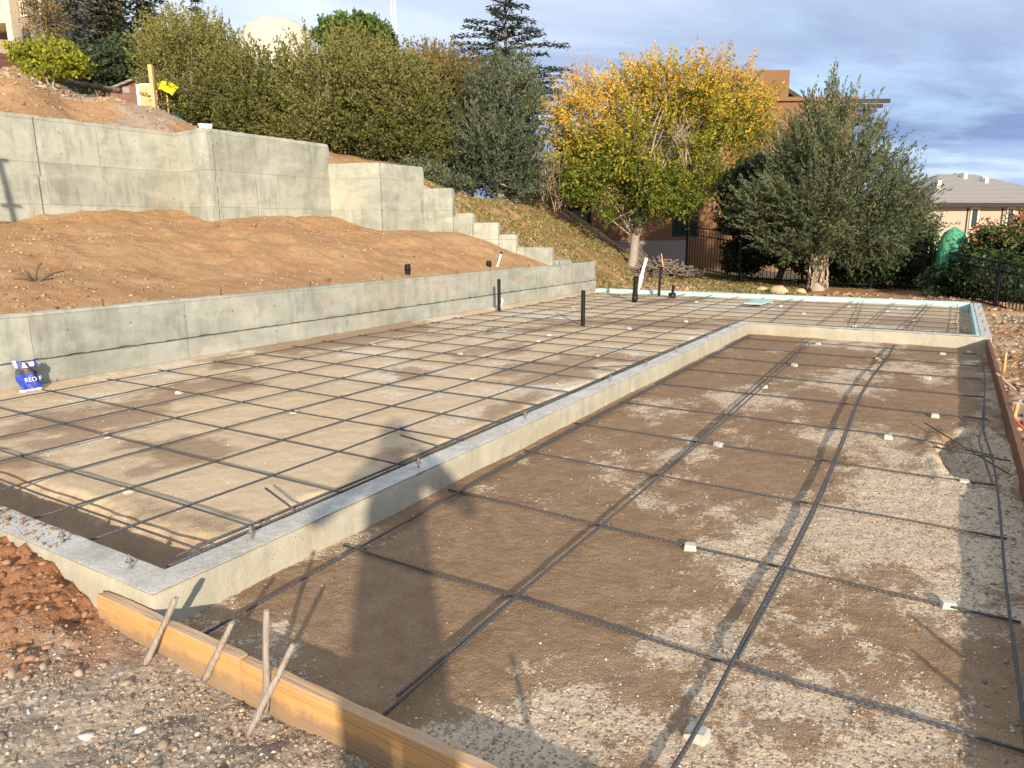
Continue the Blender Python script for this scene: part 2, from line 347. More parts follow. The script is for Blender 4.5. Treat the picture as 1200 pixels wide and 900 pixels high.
def ground_z(x, y):
    x = np.asarray(x, float); y = np.asarray(y, float)
    fine = (fbm(x * 8, y * 8, 0, 5, 51, .6) - .5)
    z = hill(x, y)
    # front right of the low wall: foreground and the strip beyond the form board
    low = -.035 + fine * .045 + (fbm(x * 1.6, y * 1.6, 0, 3, 55) - .5) * .09
    mound = .085 * sstep(-2.6, -3.3, x) * sstep(.2, 1.2, y) + .06 * sstep(-2.5, -3.7, x)
    low = low + (mound + fine * .07 * sstep(-2.3, -2.9, x)) + sstep(.8, 1.5, x) * .03
    low = low + ((fbm(x * 22, y * 22, 0, 4, 57, .6) - .5) * .055) * sstep(-2.4, -2.8, x) * sstep(-.2, .5, y)
    right = sstep(.5, .9, x); low = low + right * (fine * .10)
    reg = (y < 15.0) & (x > -7.1)
    z = np.where(reg, low, z)
    bl = sstep(15.0, 16.4, y) * sstep(-7.2, -6.9, x)
    lowfar = .03 + fine * .06 + .10 * np.exp(-((y - 17.3) / .8) ** 2 - ((x + 3.6) / 1.6) ** 2)
    z = np.where((y >= 15.0) & (x > -7.1), lowfar * (1 - bl) + z * bl, z)
    fr = (x <= -7.1) & (~is_behind(x, y)) & (y < 13.4)
    d = seg_d(x, y); bh = is_behind(x, y)
    zf = ramp_front(x, y) + fine * .03
    z = np.where(fr, zf, z)
    tr = bh & (d < .75) & (x < -7.1)
    k = sstep(.3, .7, d); z = np.where(tr, zf * (1 - k) + z * k, z)
    # sunk under the prepared beds
    pad = ((x > -7.1) & (x < .44) & (y > 1.325) & (y < 15.0)) & ~((x < -2.6) & (y < 1.42))
    pad &= ~((x > .46))
    z = np.where(pad, z * 0 - .45, z)
    return z
def axis(parts):
    a = []
    for s, e, n in parts: a += list(np.linspace(s, e, n, endpoint=False))
    return np.array(a + [parts[-1][1]])
gx = axis([(-2500, -200, 12), (-200, -60, 22), (-60, -30, 60), (-30, -14, 100), (-14, -7.18, 130), (-7.18, -7.07, 1), (-7.07, -3.8, 75), (-3.8, .48, 300), (.48, 2.4, 90), (2.4, 8, 60), (8, 40, 40), (40, 250, 20), (250, 2500, 12)])
gy = axis([(-400, -30, 10), (-30, -3, 25), (-3, .2, 60), (.2, 1.32, 95), (1.32, 1.42, 8), (1.42, 8, 160), (8, 19, 210), (19, 32, 110), (32, 80, 60), (80, 300, 20), (300, 3500, 14)])
GX, GY = np.meshgrid(gx, gy, indexing='ij'); X_, Y_ = GX.ravel(), GY.ravel(); Z_ = ground_z(X_, Y_)
def gridfaces(nx, ny):
    i, j = np.meshgrid(np.arange(nx - 1), np.arange(ny - 1), indexing='ij'); q = (i * ny + j).ravel()
    return np.stack([q, q + ny, q + ny + 1, q + 1], 1)
n1 = fbm(X_ * 1.1, Y_ * 1.1, 0, 4, 61); n2 = fbm(X_ * 2.6, Y_ * 2.6, 0, 4, 65)
fg = (X_ > -7.1) & (Y_ < 1.5)
red = np.where(fg, sstep(-2.45, -2.75, X_ + (n2 - .5) * 1.1 + .25 * (1.2 - Y_)), 0) + np.where((X_ > .5) & (Y_ > 1.3) & (Y_ < 15), .55 * sstep(.4, .6, n1), 0)
red = red + np.where(X_ < -7.1, .35 * sstep(.45, .65, n2), 0) + np.where((X_ > -7.1) & (Y_ > 15) & (Y_ < 19), .45 * sstep(.4, .6, n2), 0)
grv = np.where(fg, sstep(-2.9, -2.5, X_ + (n2 - .5) * 1.1 + .25 * (1.2 - Y_)), 0) + np.where((X_ > .5) & (Y_ < 15), .5 * sstep(.6, .4, n1), 0)
R_ = np.hypot(X_, Y_); grv = grv + np.where((X_ < -12.5) & (np.abs(X_ + 15 + (Y_ - 9.5) * 1.2 + (n2 - .5)) < .8), .8, 0)
lawn = np.where((X_ < -6.4 + (n1 - .5) * 1.5) & (Y_ > 13.3) & (is_behind(X_, Y_) | (X_ > -7.2)), sstep(13.3, 14.4, Y_) * sstep(.30, .45, n2), 0) * sstep(-15, -12, X_)
lawn = np.maximum(lawn, np.where((Y_ > 17.4) & (X_ > -9) & (X_ < -3.5), .8 * sstep(.3, .5, n2), 0))
dry = np.where((X_ < -15) & (np.hypot(X_, Y_) > 22.5 + (n2 - .5) * 2), .95, 0) + np.where((np.hypot(X_, Y_) > 24) | ((X_ > 1.5) & (Y_ > 16)), .7, 0)
cl = lambda a: np.clip(a, 0, 1)
g = mesh_np('ground', np.stack([X_, Y_, Z_], 1), gridfaces(len(gx), len(gy)), True, dict(red=cl(red), grav=cl(grv), lawn=cl(lawn), dry=cl(dry)))
tag(link('ground', g, M['ground']), 'red brown soil and terraced slopes around the foundation', kind='structure')

def pale_mask(x, y):
    m = fbm(x * 1.5 + 3, y * 1.1, 0, 5, 71, .6)
    m = m + .045 * sstep(-1.5, .2, x) + .05 * np.sin(y * 1.7 + x)
    m = m + .13 * np.exp(-((y - 1.5) / .22) ** 2) + .10 * np.exp(-((x + .9) / .45) ** 2 - ((y - 1.75) / .3) ** 2)
    m = m - .12 * np.exp(-((x + 1.75) / .5) ** 2 - ((y - 1.9) / .8) ** 2)
    return np.clip((m - .38) * 2.6, 0, 1)
def bed_r(x, y):
    z = (fbm(x * 2, y * 2, 0, 3, 81) - .5) * .020 + (fbm(x * 14, y * 14, 0, 4, 83, .6) - .5) * .012 * (.4 + pale_mask(x, y)) + (vnoise(x * 55, y * 55, 0, 88) - .5) * .004
    z = z + .02 * sstep(.18, .45, x) * (fbm(x * 9, y * 9, 0, 4, 90) - .2)
    h = np.hypot((x - .24) / .22, (y - 5.35) / .62) + (fbm(x * 6, y * 6, 0, 3, 92) - .5) * .5
    z = z - .13 * sstep(1.05, .45, h) + .02 * np.exp(-((h - 1.15) / .2) ** 2)
    return z - .02 * sstep(1.46, 1.37, y)
bx = np.linspace(-2.392, .475, 250); by = np.concatenate([np.linspace(1.33, 3.4, 260), np.linspace(3.4, 6.5, 230)[1:], np.linspace(6.5, 10.40, 160)[1:]])
BX, BY = np.meshgrid(bx, by, indexing='ij'); BX, BY = BX.ravel(), BY.ravel()
g = mesh_np('gravel_bed', np.stack([BX, BY, bed_r(BX, BY)], 1), gridfaces(len(bx), len(by)), True, dict(pale=pale_mask(BX, BY)))
tag(link('gravel_bed', g, M['bed_right']), 'damp brown compacted gravel bed inside the form boards', kind='structure')
def bed_l(x, y):
    z = .098 + (fbm(x * 1.4, y * 1.4, 0, 3, 101) - .5) * .022 + (fbm(x * 12, y * 12, 0, 4, 103) - .5) * .010
    e = (fbm(x * 5, y * 5, 0, 3, 105) - .5) * .12
    z = z - .22 * sstep(1.90 + e, 1.60 + e, y) - .10 * np.where(y < 10.6, sstep(-2.78 + e, -2.62 + e, x), 0)
    z = z - .10 * np.where(x > -2.5, sstep(.16, .26, x + e), 0)
    return z + .02 * sstep(-6.75, -7.03, x)
def left_masks(x, y):
    m = fbm(x * .9 + 5, y * .75, 0, 5, 111, .6); damp = np.clip((m - .49) * 4.5, 0, 1)
    damp = np.maximum(damp, np.clip(1.3 - np.abs(y - 10.2) / 1.0 - np.abs(x + 3.4) / 1.2, 0, 1) * .9)
    damp = np.maximum(damp, .95 * sstep(1.95, 1.7, y)); damp = np.maximum(damp, .5 * sstep(12.3, 14, y) * sstep(-5, -3, x))  # first term: curb's shade over the trench, painted in through the damp mask
    damp = np.maximum(damp, np.where(x > -2.55, .5, 0))
    pale = np.clip((fbm(x * 1.3, y * 1.3 + 9, 0, 5, 115, .6) - .42) * 3, 0, 1)
    return damp, pale
for (xa, xb, ya, yb, nx, ny) in ((-7.06, -2.53, 1.49, 14.97, 260, 520), (-2.53, .365, 10.54, 14.97, 130, 190)):
    ux = np.linspace(xa, xb, nx); uy = np.linspace(0, 1, ny) ** 1.25 * (yb - ya) + ya if xa < -5 else np.linspace(ya, yb, ny)
    UX, UY = np.meshgrid(ux, uy, indexing='ij'); UX, UY = UX.ravel(), UY.ravel(); damp_shade, pl = left_masks(UX, UY)
    g = mesh_np('gravel_bed', np.stack([UX, UY, bed_l(UX, UY)], 1), gridfaces(nx, ny), True, dict(damp=damp_shade, pale=pl))
    tag(link('gravel_bed', g, M['bed_left']), 'tan gravel bed under the rebar grid' if xa < -5 else 'reddish tan gravel bed along the blue foam edge', kind='structure')

# ------------------------------------------------------------------ pebbles and clods (stuff)
ICO = None
def pebbles(name, x, y, z, r, mats, weights, label):
    global ICO
    if ICO is None:
        import bmesh
        bm = bmesh.new(); bmesh.ops.create_icosphere(bm, subdivisions=1, radius=1); V = np.array([v.co[:] for v in bm.verts]); Fc = np.array([[v.index for v in f.verts] for f in bm.faces]); bm.free(); ICO = (V, Fc)
    V, Fc = ICO; n = len(x)
    S = RS.uniform(.6, 1.25, (n, 1, 3)) * np.array([1, 1, .62]); jit = 1 + RS.uniform(-.42, .42, (n, len(V), 1))
    a = RS.uniform(0, 2 * PI, n); ca, sa = np.cos(a), np.sin(a)
    P = V[None] * jit * S * np.asarray(r)[:, None, None]
    tl = RS.uniform(-.5, .5, n); P = np.stack([P[..., 0] * ca[:, None] - P[..., 1] * sa[:, None], P[..., 0] * sa[:, None] + P[..., 1] * ca[:, None], P[..., 2] + P[..., 0] * tl[:, None] * .5], 2)
    P = P + np.stack([x, y, z], 1)[:, None, :]
    f = (Fc[None] + (np.arange(n) * len(V))[:, None, None]).reshape(-1, 3)
    me = mesh_np(name, P.reshape(-1, 3), f, False, None, dict(tint=np.repeat(RS.rand(n), len(Fc))))
    o = link(name, me, mats); tag(o, label, kind='stuff'); return o
def stonemat(name, stops):
    t = NT(name); n = t.noise(120, 4, .6); c = t.ramp(t.attr('tint'), stops); t.col(t.mix(t.math('MULTIPLY', n, .4), c, (.2, .15, .1))).rough(.9); return t.m
M['st_pale'] = stonemat('pale_grit', [(0, (.33, .24, .15)), (.5, (.50, .40, .28)), (.85, (.66, .58, .46)), (1, (.78, .74, .66))])
M['st_mix'] = stonemat('mixed_stones', [(0, (.15, .11, .085)), (.35, (.31, .245, .18)), (.62, (.42, .35, .275)), (.82, (.38, .25, .16)), (1, (.66, .63, .57))])
M['st_red'] = stonemat('red_clods', [(0, (.20, .09, .045)), (.5, (.31, .15, .08)), (1, (.44, .25, .14))])
M['st_tan'] = stonemat('tan_clods', [(0, (.26, .155, .085)), (.6, (.38, .245, .14)), (1, (.58, .43, .29))])
def scatter(n, x0, x1, y0, y1, w, zf, rmin, rmax, power=3.0, ybias=1.0):
    x = RS.uniform(x0, x1, n); y = y0 + RS.rand(n) ** ybias * (y1 - y0); k = RS.rand(n) < w(x, y); x, y = x[k], y[k]
    r = rmin + (rmax - rmin) * RS.rand(len(x)) ** power; return x, y, zf(x, y) + r * .15, r
a = scatter(60000, -2.36, .45, 1.36, 8.5, lambda x, y: .02 + .98 * pale_mask(x, y) ** 2.5, bed_r, .0018, .0065, 5, 1.7)
pebbles('loose_gravel', *a, M['st_pale'], 0, 'pale loose grit scattered on the brown gravel bed')
a = scatter(16000, -6.9, -2.6, 1.9, 9, lambda x, y: .05 + .95 * left_masks(x, y)[1] ** 2, bed_l, .0025, .009, 5, 1.4)
pebbles('loose_gravel', *a, M['st_pale'], 0, 'pale loose grit scattered on the tan gravel bed')
a = scatter(34000, -2.9, .9, .35, 1.30, lambda x, y: np.clip(.06 + sstep(.42, .62, fbm(x * 3, y * 3, 0, 3, 121)), 0, 1) * sstep(-3.0, -2.4, x + .25 * (1.2 - y)), ground_z, .002, .010, 6)
pebbles('gravel', *a, M['st_mix'], 0, 'mixed grey and rusty gravel in front of the orange board')
a = scatter(170, -2.75, -.9, .5, 1.2, lambda x, y: sstep(.35, .6, fbm(x * 3, y * 3, 0, 3, 121)), ground_z, .010, .024, 3)
pebbles('gravel', *a, M['st_mix'], 0, 'larger pale stones among the gravel in front of the orange board')
def wl(x, y): return sstep(-2.5, -2.9, x + .25 * (1.2 - y))
a = scatter(9000, -4.8, -2.3, .4, 1.345, wl, ground_z, .002, .020, 9)
pebbles('soil_clods', *a, M['st_red'], 0, 'crumbly red soil clods heaped beside the curb corner')
a = scatter(700, -4.4, -3.1, 1.36, 1.49, lambda x, y: .75 * sstep(-3.1, -3.9, x) + .2, lambda x, y: .160 + 0 * x, .002, .014, 4)
pebbles('soil_clods', *a, M['st_red'], 0, 'crumbled red soil spilled on top of the near curb')
a = scatter(8000, .50, 2.6, 2.2, 15, lambda x, y: .8 + 0 * x, ground_z, .006, .045, 3.5)
pebbles('rubble', *a, M['st_mix'], 0, 'stony rubble outside the dark form board')
a = scatter(1800, .16, .46, 1.4, 6.5, lambda x, y: .8 + 0 * x, bed_r, .003, .012, 4)
pebbles('rubble', *a, M['st_mix'], 0, 'stony rubble along the inside of the dark form board')
def ramp_zone(x, y): return (~is_behind(x, y)) & (seg_d(x, y) > .15)
a = scatter(17000, -11.9, -7.22, 1.8, 13.2, lambda x, y: ramp_zone(x, y) * (.35 + .65 * sstep(.4, .6, fbm(x, y, 0, 3, 125))), ground_z, .005, .024, 7)
pebbles('soil_clods', *a, M['st_tan'], 0, 'tan stones and clods on the soil slope between the two walls')
a = scatter(280, -11.8, -7.25, 2.0, 13, lambda x, y: ramp_zone(x, y) * sstep(.45, .6, fbm(x * 1.5, y * 1.5, 0, 3, 131)), ground_z, .015, .05, 3)
pebbles('soil_clods', *a, M['st_red'], 0, 'scattered darker clods on the soil slope between the two walls')
a = scatter(260, -7.9, -7.22, 2.2, 4.6, lambda x, y: sstep(4.6, 3, y), ground_z, .01, .032, 3)
pebbles('soil_clods', *a, M['st_red'], 0, 'large red clods lying along the top of the low wall')
a = scatter(9000, -19, -12.2, 4.5, 13, lambda x, y: .8 + 0 * x, ground_z, .009, .04, 6)
pebbles('soil_clods', *a, M['st_tan'], 0, 'tan stones and clods on the soil mounds above the upper wall')
a = scatter(9000, -32, -18, 6, 17, lambda x, y: (np.hypot(x, y) > 22) * .8, ground_z, .02, .10, 4)
pebbles('rubble', *a, M['st_tan'], 0, 'small tan rocks covering the bank below the timber edging')
a = scatter(2200, -7.0, 1.0, 15.15, 18.6, lambda x, y: .3 + .7 * sstep(.45, .6, fbm(x, y, 0, 3, 128)), ground_z, .012, .07, 3.5)
pebbles('rubble', *a, M['st_tan'], 0, 'loose rubble heaped beyond the blue foam edge')
for (px, py, d, s, lab) in ((914, 338, 17.0, .17, 'pointed tan boulder on the rubble beyond the blue foam edge'), (893, 333, 17.6, .12, 'small rusty rock left of the pointed tan boulder'), (938, 336, 17.2, .11, 'flat pale rock right of the pointed tan boulder')):
    p = at(px, py, d); z0 = float(ground_z(p[0], p[1]))
    import bmesh
    bm = bmesh.new(); bmesh.ops.create_icosphere(bm, subdivisions=3, radius=1)
    for v in bm.verts:
        c = v.co; k = 1 + .5 * (float(fbm(np.array([c.x * 1.3 + px]), np.array([c.y * 1.3]), np.array([c.z * 1.3]), 3, 5)[0]) - .5)
        v.co = (c.x * s * k * 1.2, c.y * s * k, max(-.3, c.z) * s * .85 * k)
    me = bpy.data.meshes.new('boulder'); bm.to_mesh(me); bm.free()
    o = link('boulder', me, M['st_tan2'] if 'st_tan2' in M else M.setdefault('st_tan2', plain('boulder_stone', (.55, .37, .22), .9, 0, .25, 9))); o.location = (p[0], p[1], z0 + s * .2); tag(o, lab, 'rock')

# ------------------------------------------------------------------ foundation curb
fc = empty('foundation_curb', (-2.46, 1.42, 0), 'low pale concrete curb stepping round both gravel beds with blue foam at its far end', 'curb')
def curb_seg(x0, x1, y0, y1, z0=-.25, zt=.156, r=.03):
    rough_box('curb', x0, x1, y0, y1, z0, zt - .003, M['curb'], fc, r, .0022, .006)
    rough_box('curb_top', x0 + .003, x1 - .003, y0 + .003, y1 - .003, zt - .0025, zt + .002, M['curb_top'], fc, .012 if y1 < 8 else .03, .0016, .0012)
curb_seg(-7.0, -2.392, 1.35, 1.50, -.3)
curb_seg(-2.542, -2.389, 1.352, 6.0, -.3)
curb_seg(-2.541, -2.388, 6.002, 10.389, -.3)
curb_seg(-2.541, .52, 10.392, 10.545, -.3)
curb_seg(.40, .52, 10.548, 15.12, -.3)
curb_seg(-7.0, .397, 14.99, 15.12, -.3)
rough_box('foam_board', -6.9, .345, 14.91, 14.975, -.1, .175, M['foam'], fc, .08, .003, .004)
rough_box('foam_board', .35, .396, 10.56, 14.975, -.1, .168, M['foam'], fc, .08, .003, .004)
rough_box('foam_board', -6.9, .36, 14.98, 15.06, .160, .185, M['foam'], fc, .08, .003, .004)
def bolt(x, y, z=.156, hgt=.075, lean=0.0):
    b = MB(); b.tube([(x, y, z - .02), (x + lean, y, z + hgt)], .006, 7); b.tube([(x + lean * .5, y, z + hgt * .55), (x + lean * .6, y, z + hgt * .68)], .0125, 6)
    b.tube([(x + lean * .5, y, z + hgt * .5), (x + lean * .5, y, z + hgt * .54)], .018, 10); b.build('anchor_bolt', M['galv'], fc)
for x, y in ((-2.68 + .02, 1.43), (-2.47, 1.86), (-2.45, 2.98), (-2.46, 4.2), (-2.47, 5.7), (-2.46, 6.55), (-2.47, 7.5), (-2.46, 8.6), (-2.47, 9.7), (-1.1, 10.47), (-.1, 10.47), (.46, 10.9), (.46, 11.9), (.46, 12.9), (.46, 13.9), (-3.4, 15.05), (-1.5, 15.06), (-.6, 15.06), (.05, 15.06), (-3.15, 1.42)):
    bolt(x, y, .156, .062 if y < 15 else .11, random.uniform(-.008, .008))
fo = rough_box('foam_scrap', -3.10, -2.78, 13.0, 13.9, .165, .19, M['foam'], None, .1, .003, .003)
tag(fo, 'pale blue foam scrap lying on the rebar near the blue foam edge', 'foam sheet')

# ------------------------------------------------------------------ walls
lw = empty('retaining_wall', (-7.12, 6, 0), 'long low concrete wall with pink spray marks behind the left rebar grid', 'wall')
rough_box('wall_body', -7.20, -7.05, -4, 15.3, .343, .772, M['wall_low'], lw, .05, .005, .009)
rough_box('footing', -7.22, -7.035, -4, 15.29, -.3, .340, M['wall_low'], lw, .06, .004, .008)
def spray(strokes, X, mname, parent, wdt):
    b = MB()
    for s in strokes:
        pts = [on_x(px, py, X) for px, py in s]
        V = []
        for i, p in enumerate(pts):
            q = np.array(pts[min(i + 1, len(pts) - 1)]) - np.array(pts[max(i - 1, 0)]); q /= np.linalg.norm(q); nrm = np.array([0, -q[2], q[1]])
            ww = wdt * (.6 + .6 * random.random()); V += [np.array(p) + nrm * ww, np.array(p) - nrm * ww]
        b.add(V, [(2 * i, 2 * i + 1, 2 * i + 3, 2 * i + 2) for i in range(len(pts) - 1)])
    return b.build('paint_mark', M[mname], parent)
for nm, cc in (('pink', (.72, .42, .36)), ('orange', (.70, .40, .22))):
    t = NT(nm + '_spray_paint'); t.col(cc); tr = t.n('ShaderNodeBsdfTransparent'); mx = t.n('ShaderNodeMixShader')
    f = t.math('MULTIPLY', t.ramp(t.noise(22, 5, .75), [(.40, 0), (.62, 1)]), .5); t.l(f, mx.inputs[0]); t.l(tr.outputs[0], mx.inputs[1]); t.l(t.b.outputs[0], mx.inputs[2]); t.l(mx.outputs[0], t.out.inputs[0]); M['sp_' + nm] = t.m
def poly(*p): # densify
    o = []
    for (a, b), (c, d) in zip(p[:-1], p[1:]):
        for k in range(6): o.append((a + (c - a) * k / 6, b + (d - b) * k / 6))
    return o + [p[-1]]
for st in ([poly((372, 376), (379, 352), (386, 350), (400, 354))], [poly((507, 338), (525, 334), (538, 333))], [poly((519, 350), (526, 336))], [poly((667, 312), (682, 325)), poly((682, 312), (667, 326))], [poly((603, 325), (618, 329)), poly((610, 322), (606, 333))]):
    spray(st, -7.041, 'sp_pink', lw, .022)
spray([poly((190, 424), (206, 424)), poly((228, 418), (236, 404))], -7.028, 'sp_pink', lw, .02)
uw = empty('retaining_wall', (-11.5, 8, 1.2), 'tall weathered concrete wall above the soil slope with stepped wing descending to the right', 'wall')
def wall_run(a, b, z0, z1, th=.22, name='wall_section', res=.08):
    a = np.array(a); b = np.array(b); L = np.hypot(*(b - a)); u = (b - a) / L; n = np.array([u[1], -u[0]])   # n points to the front (right of travel when going +Y)
    def Mx(Q): return np.stack([a[0] + u[0] * Q[:, 0] - n[0] * Q[:, 1], a[1] + u[1] * Q[:, 0] - n[1] * Q[:, 1], Q[:, 2]], 1)
    return rough_box(name, 0, L, 0, th, z0, z1, M['wall_up'], uw, res, .007, .012, Mx)
wall_run(UP[0], (-12.0, 8.25), .6, 3.23); wall_run((-12.1, 8.199), (-11.097, 8.057), .6, 3.225); wall_run((-11.1, 8.09), (-11.1, 11.03), .6, 3.24)
wall_run((-11.25, 10.94), (-10.097, 11.402), .6, 2.86); wall_run((-10.1, 11.44), (-10.0, 12.72), .6, 2.855)
steps = [(500, 531, 2.40), (531, 554, 1.87), (554, 584, 1.66), (584, 605, 1.41), (605, 648, 1.14)]
def wing_pt(px):
    # intersection of the sight line with the wing line, in plan
    v = ray(px, 280); k = .25; # y = 12.7 + k (x+10)
    tt = (12.7 + k * 10) / (v[1] - k * v[0]); return (v[0] * tt, v[1] * tt)
for i, (pa, pb, zt) in enumerate(steps):
    A = wing_pt(pa); B = wing_pt(pb); wall_run((A[0] - (.12 if i == 0 else -.004), A[1] - (.03 if i == 0 else -.001)), B, .3, zt, .2, 'wall_step', .06)
B = wing_pt(648); wall_run((-7.46, 13.62), (-7.40, 14.75), .2, .84, .15, 'wall_step', .06)
th = [2 * PI * k / 20 for k in range(21)]
spray([[(188 + 5 * math.cos(a), 242 + 6 * math.sin(a)) for a in th]], -11.985, 'sp_orange', uw, .03)
b = MB()
for Y, z0, z1 in ((5.83, 2.35, 3.2), (5.80, 1.75, 2.33), (9.1, 1.6, 2.5)):
    x = -11.99 if Y < 8 else -11.09; b.box(x, x + .012, Y, Y + .014, z0, z1)
b.build('form_seam', M['wall_up'], uw)

# ------------------------------------------------------------------ form boards and stakes
fb = empty('form_board', (-1.5, 1.26, 0), 'new orange brown timber form board along the front edge of the brown gravel bed', 'board')
def board(x0, x1, y0, y1, z0, z1, m, par, name): return rough_box(name, x0, x1, y0, y1, z0, z1, m, par, .03, .0012, .003)
o = board(-2.70, -1.85, 1.303, 1.343, -.06, .102, M['board'], fb, 'plank'); o = board(-1.848, .9, 1.300, 1.340, -.06, .100, M['board'], fb, 'plank')
fr = empty('form_board', (.49, 6, 0), 'dark stained timber form board along the right edge of the brown gravel bed', 'board')
board(.462, .50, 1.345, 5.2, -.06, .135, M['board2'], fr, 'plank'); board(.463, .501, 5.203, 10.387, -.06, .135, M['board2'], fr, 'plank')
def stake(b, t, r, lab, m='stake', flat=False, cat='stake', group=None):
    bb = np.array(b, float); tt = np.array(t, float); q = tt - bb; mb = MB()
    pts = [q * k / 9 for k in range(10)]; pts = [p + np.array([random.uniform(-.0014, .0014), random.uniform(-.0014, .0014), 0]) for p in pts]
    mb.tube(pts, [r * random.uniform(.82, 1.12) for _ in range(9)] + [r * .75], 5)
    o = mb.build('stake', M[m]); o.location = tuple(bb); return tag(o, lab, cat, group)
SG = 'stakes bracing the orange board'
stake(on_z(170, 781, -.05), on_y(207, 700, 1.315), .012, 'grey wooden stake leaning on the orange board beside the curb corner', group=SG)
stake(on_y(240, 797, 1.285), on_y(272, 730, 1.315), .012, 'short grey wooden stake leaning on the orange board, second from the curb corner', group=SG)
stake(on_y(312, 836, 1.283), on_y(312, 715, 1.285), .0115, 'upright grey wooden stake against the orange board', group=SG)
stake(on_z(290, 862, -.04), on_y(344, 755, 1.30), .011, 'long leaning grey wooden stake crossing the upright stake', group=SG)
stake((-.42, .98, -.06), (-.40, 1.0, .35), .012, 'grey wooden stake standing in the gravel beside the photographer')
for (b_, t_, lb) in ((((1176, 437), (1179, 413)), 0, 'pale upright stake outside the far end of the dark form board'), (((1186, 500), (1193, 472)), 0, 'pale upright stake outside the middle of the dark form board')):
    (bp, tp) = b_; p = on_z(*bp, -.03); v = ray(*tp); k = math.hypot(p[0], p[1]) / math.hypot(v[0], v[1]); stake(p, (v[0] * k, v[1] * k, v[2] * k + CZ), .016, lb, 'post')
p = on_z(1190, 457, 0.02); q = on_z(1167, 437, .16); stake(p, q, .012, 'grey stake leaning on the outside of the dark form board', 'stake')
p = on_z(1204, 507, 0.02); q = on_z(1188, 490, .13); stake(p, q, .011, 'red painted stake leaning towards the dark form board', 'redp') if 'redp' in M else None
M['redp'] = plain('red_paint', (.5, .07, .05), .5)
stake(p, q, .011, 'red painted stake leaning towards the dark form board', 'redp')
# stakes beyond the right edge whose shadows cross the bed
for x, y, h_, lb in ((.65, 2.14, .30, 'tall grey stake outside the near end of the dark form board'), (.68, 1.88, .30, 'grey stake closest to the camera outside the dark form board')):
    stake((x, y, -.05), (x + .01, y, h_), .012, lb)

# ------------------------------------------------------------------ rebar
ORD = ['first', 'second', 'third', 'fourth', 'fifth', 'sixth', 'seventh', 'eighth', 'ninth', 'tenth', 'eleventh', 'twelfth', 'thirteenth', 'fourteenth', 'fifteenth', 'sixteenth', 'seventeenth', 'eighteenth', 'nineteenth', 'twentieth', 'twenty-first', 'twenty-second', 'twenty-third', 'twenty-fourth', 'twenty-fifth', 'twenty-sixth']
def rebar(a, b, r, lab, group, sag=.004, wand=.006, pts=None, seed=None):
    a = np.array(a, float); b = np.array(b, float); L = np.linalg.norm(b - a); rr = np.random.RandomState(seed if seed is not None else random.randint(0, 9999))
    if pts is None:
        n = max(4, int(L / .3)); k = np.linspace(0, 1, n); P = a + (b - a) * k[:, None]
        ph = rr.uniform(0, 6, 3); perp = np.array([-(b - a)[1], (b - a)[0], 0]) / max(L, .01)
        P = P + perp * (wand * (np.sin(k * L * .9 + ph[0]) + .5 * np.sin(k * L * 2.3 + ph[1])))[:, None]; P[:, 2] += sag * np.sin(k * L * 2.1 + ph[2])
    else: P = np.array(pts, float)
    o0 = P[0].copy(); mb = MB(); mb.tube(P - o0, r, 7); o = mb.build('rebar', M['rebar']); o.location = tuple(o0)
    return tag(o, lab, 'rebar', group)
RB = .0058
LX = [-6.52, -5.90, -5.31, -4.74, -4.19, -3.61, -3.12, -2.60]
LG = 'bars of the left rebar grid'
for i, x in enumerate(LX):
    ystart = [1.55, 1.55, 1.55, 1.50, 1.50, 1.50, 1.52, 1.54][i]
    rebar((x, ystart - (.04 if 2 < i < 6 else 0), .137), (x + random.uniform(-.02, .02), 14.86, .138), RB, f'dark lengthwise rebar over the tan gravel, {ORD[i]} from the long low wall' if i < 7 else 'dark lengthwise rebar running beside the long curb over the tan gravel', LG, .003)
rebar((-2.645, 1.62, .135), (-2.63, 10.3, .136), RB, 'dark lengthwise rebar doubled against the one beside the long curb', LG, .003)
rebar((-6.62, 1.74, .135), (-2.62, 1.72, .12), RB, 'crosswise rebar hanging over the dark trench behind the near curb', LG)
ROWY = [1.98, 2.52, 3.03, 3.61, 4.13, 4.71, 5.24, 5.86, 6.32, 6.93, 7.53, 8.05, 8.52, 9.12, 9.7, 10.25, 10.85, 11.4, 11.95, 12.5, 13.05, 13.6, 14.2]
for i, y in enumerate(ROWY):
    xe = -2.60 + random.uniform(-.02, .06) if y < 10.5 else .28
    rebar((-6.66 + random.uniform(-.06, .06), y + random.uniform(-.01, .03), .126), (xe, y + random.uniform(-.02, .02), .126), RB, f'dark crosswise rebar over the tan gravel, {ORD[i]} row back from the near curb', LG, .003)
rebar((-6.6, 2.55, .150), (-2.7, 2.545, .150), RB, 'second dark bar lapped beside the second crosswise row over the tan gravel', LG, .003, .004) if 0 else None
for i, (px, py, x1, y1) in enumerate([(311, 572, -2.58, 2.20), (470, 510, -2.58, 3.38), (690, 431, -2.6, 6.55), (105, 612, -3.3, 1.95)][:3]):
    p = on_z(px, py, .165); rebar(p, (x1, y1, .15), RB, 'short stub of rebar tied beside the long curb, ' + ['nearest the camera', 'second from the camera', 'farthest from the camera'][i], 'short stub bars beside the long curb', .001, .002)
FG = 'bars of the far rebar grid'
for i, (xa, xb) in enumerate(((-2.14, -2.4), (-1.52, -1.51), (-1.05, -1.34), (-.91, -.81), (-.47, -.30), (-.37, -.22), (.14, .16))):
    rebar((xa, 10.62, .138), (xb, 14.86, .140), RB, f'lengthwise rebar between the cross curb and the far foam edge, {ORD[i]} from the long curb', FG)
RG = 'bars lying on the brown gravel bed'
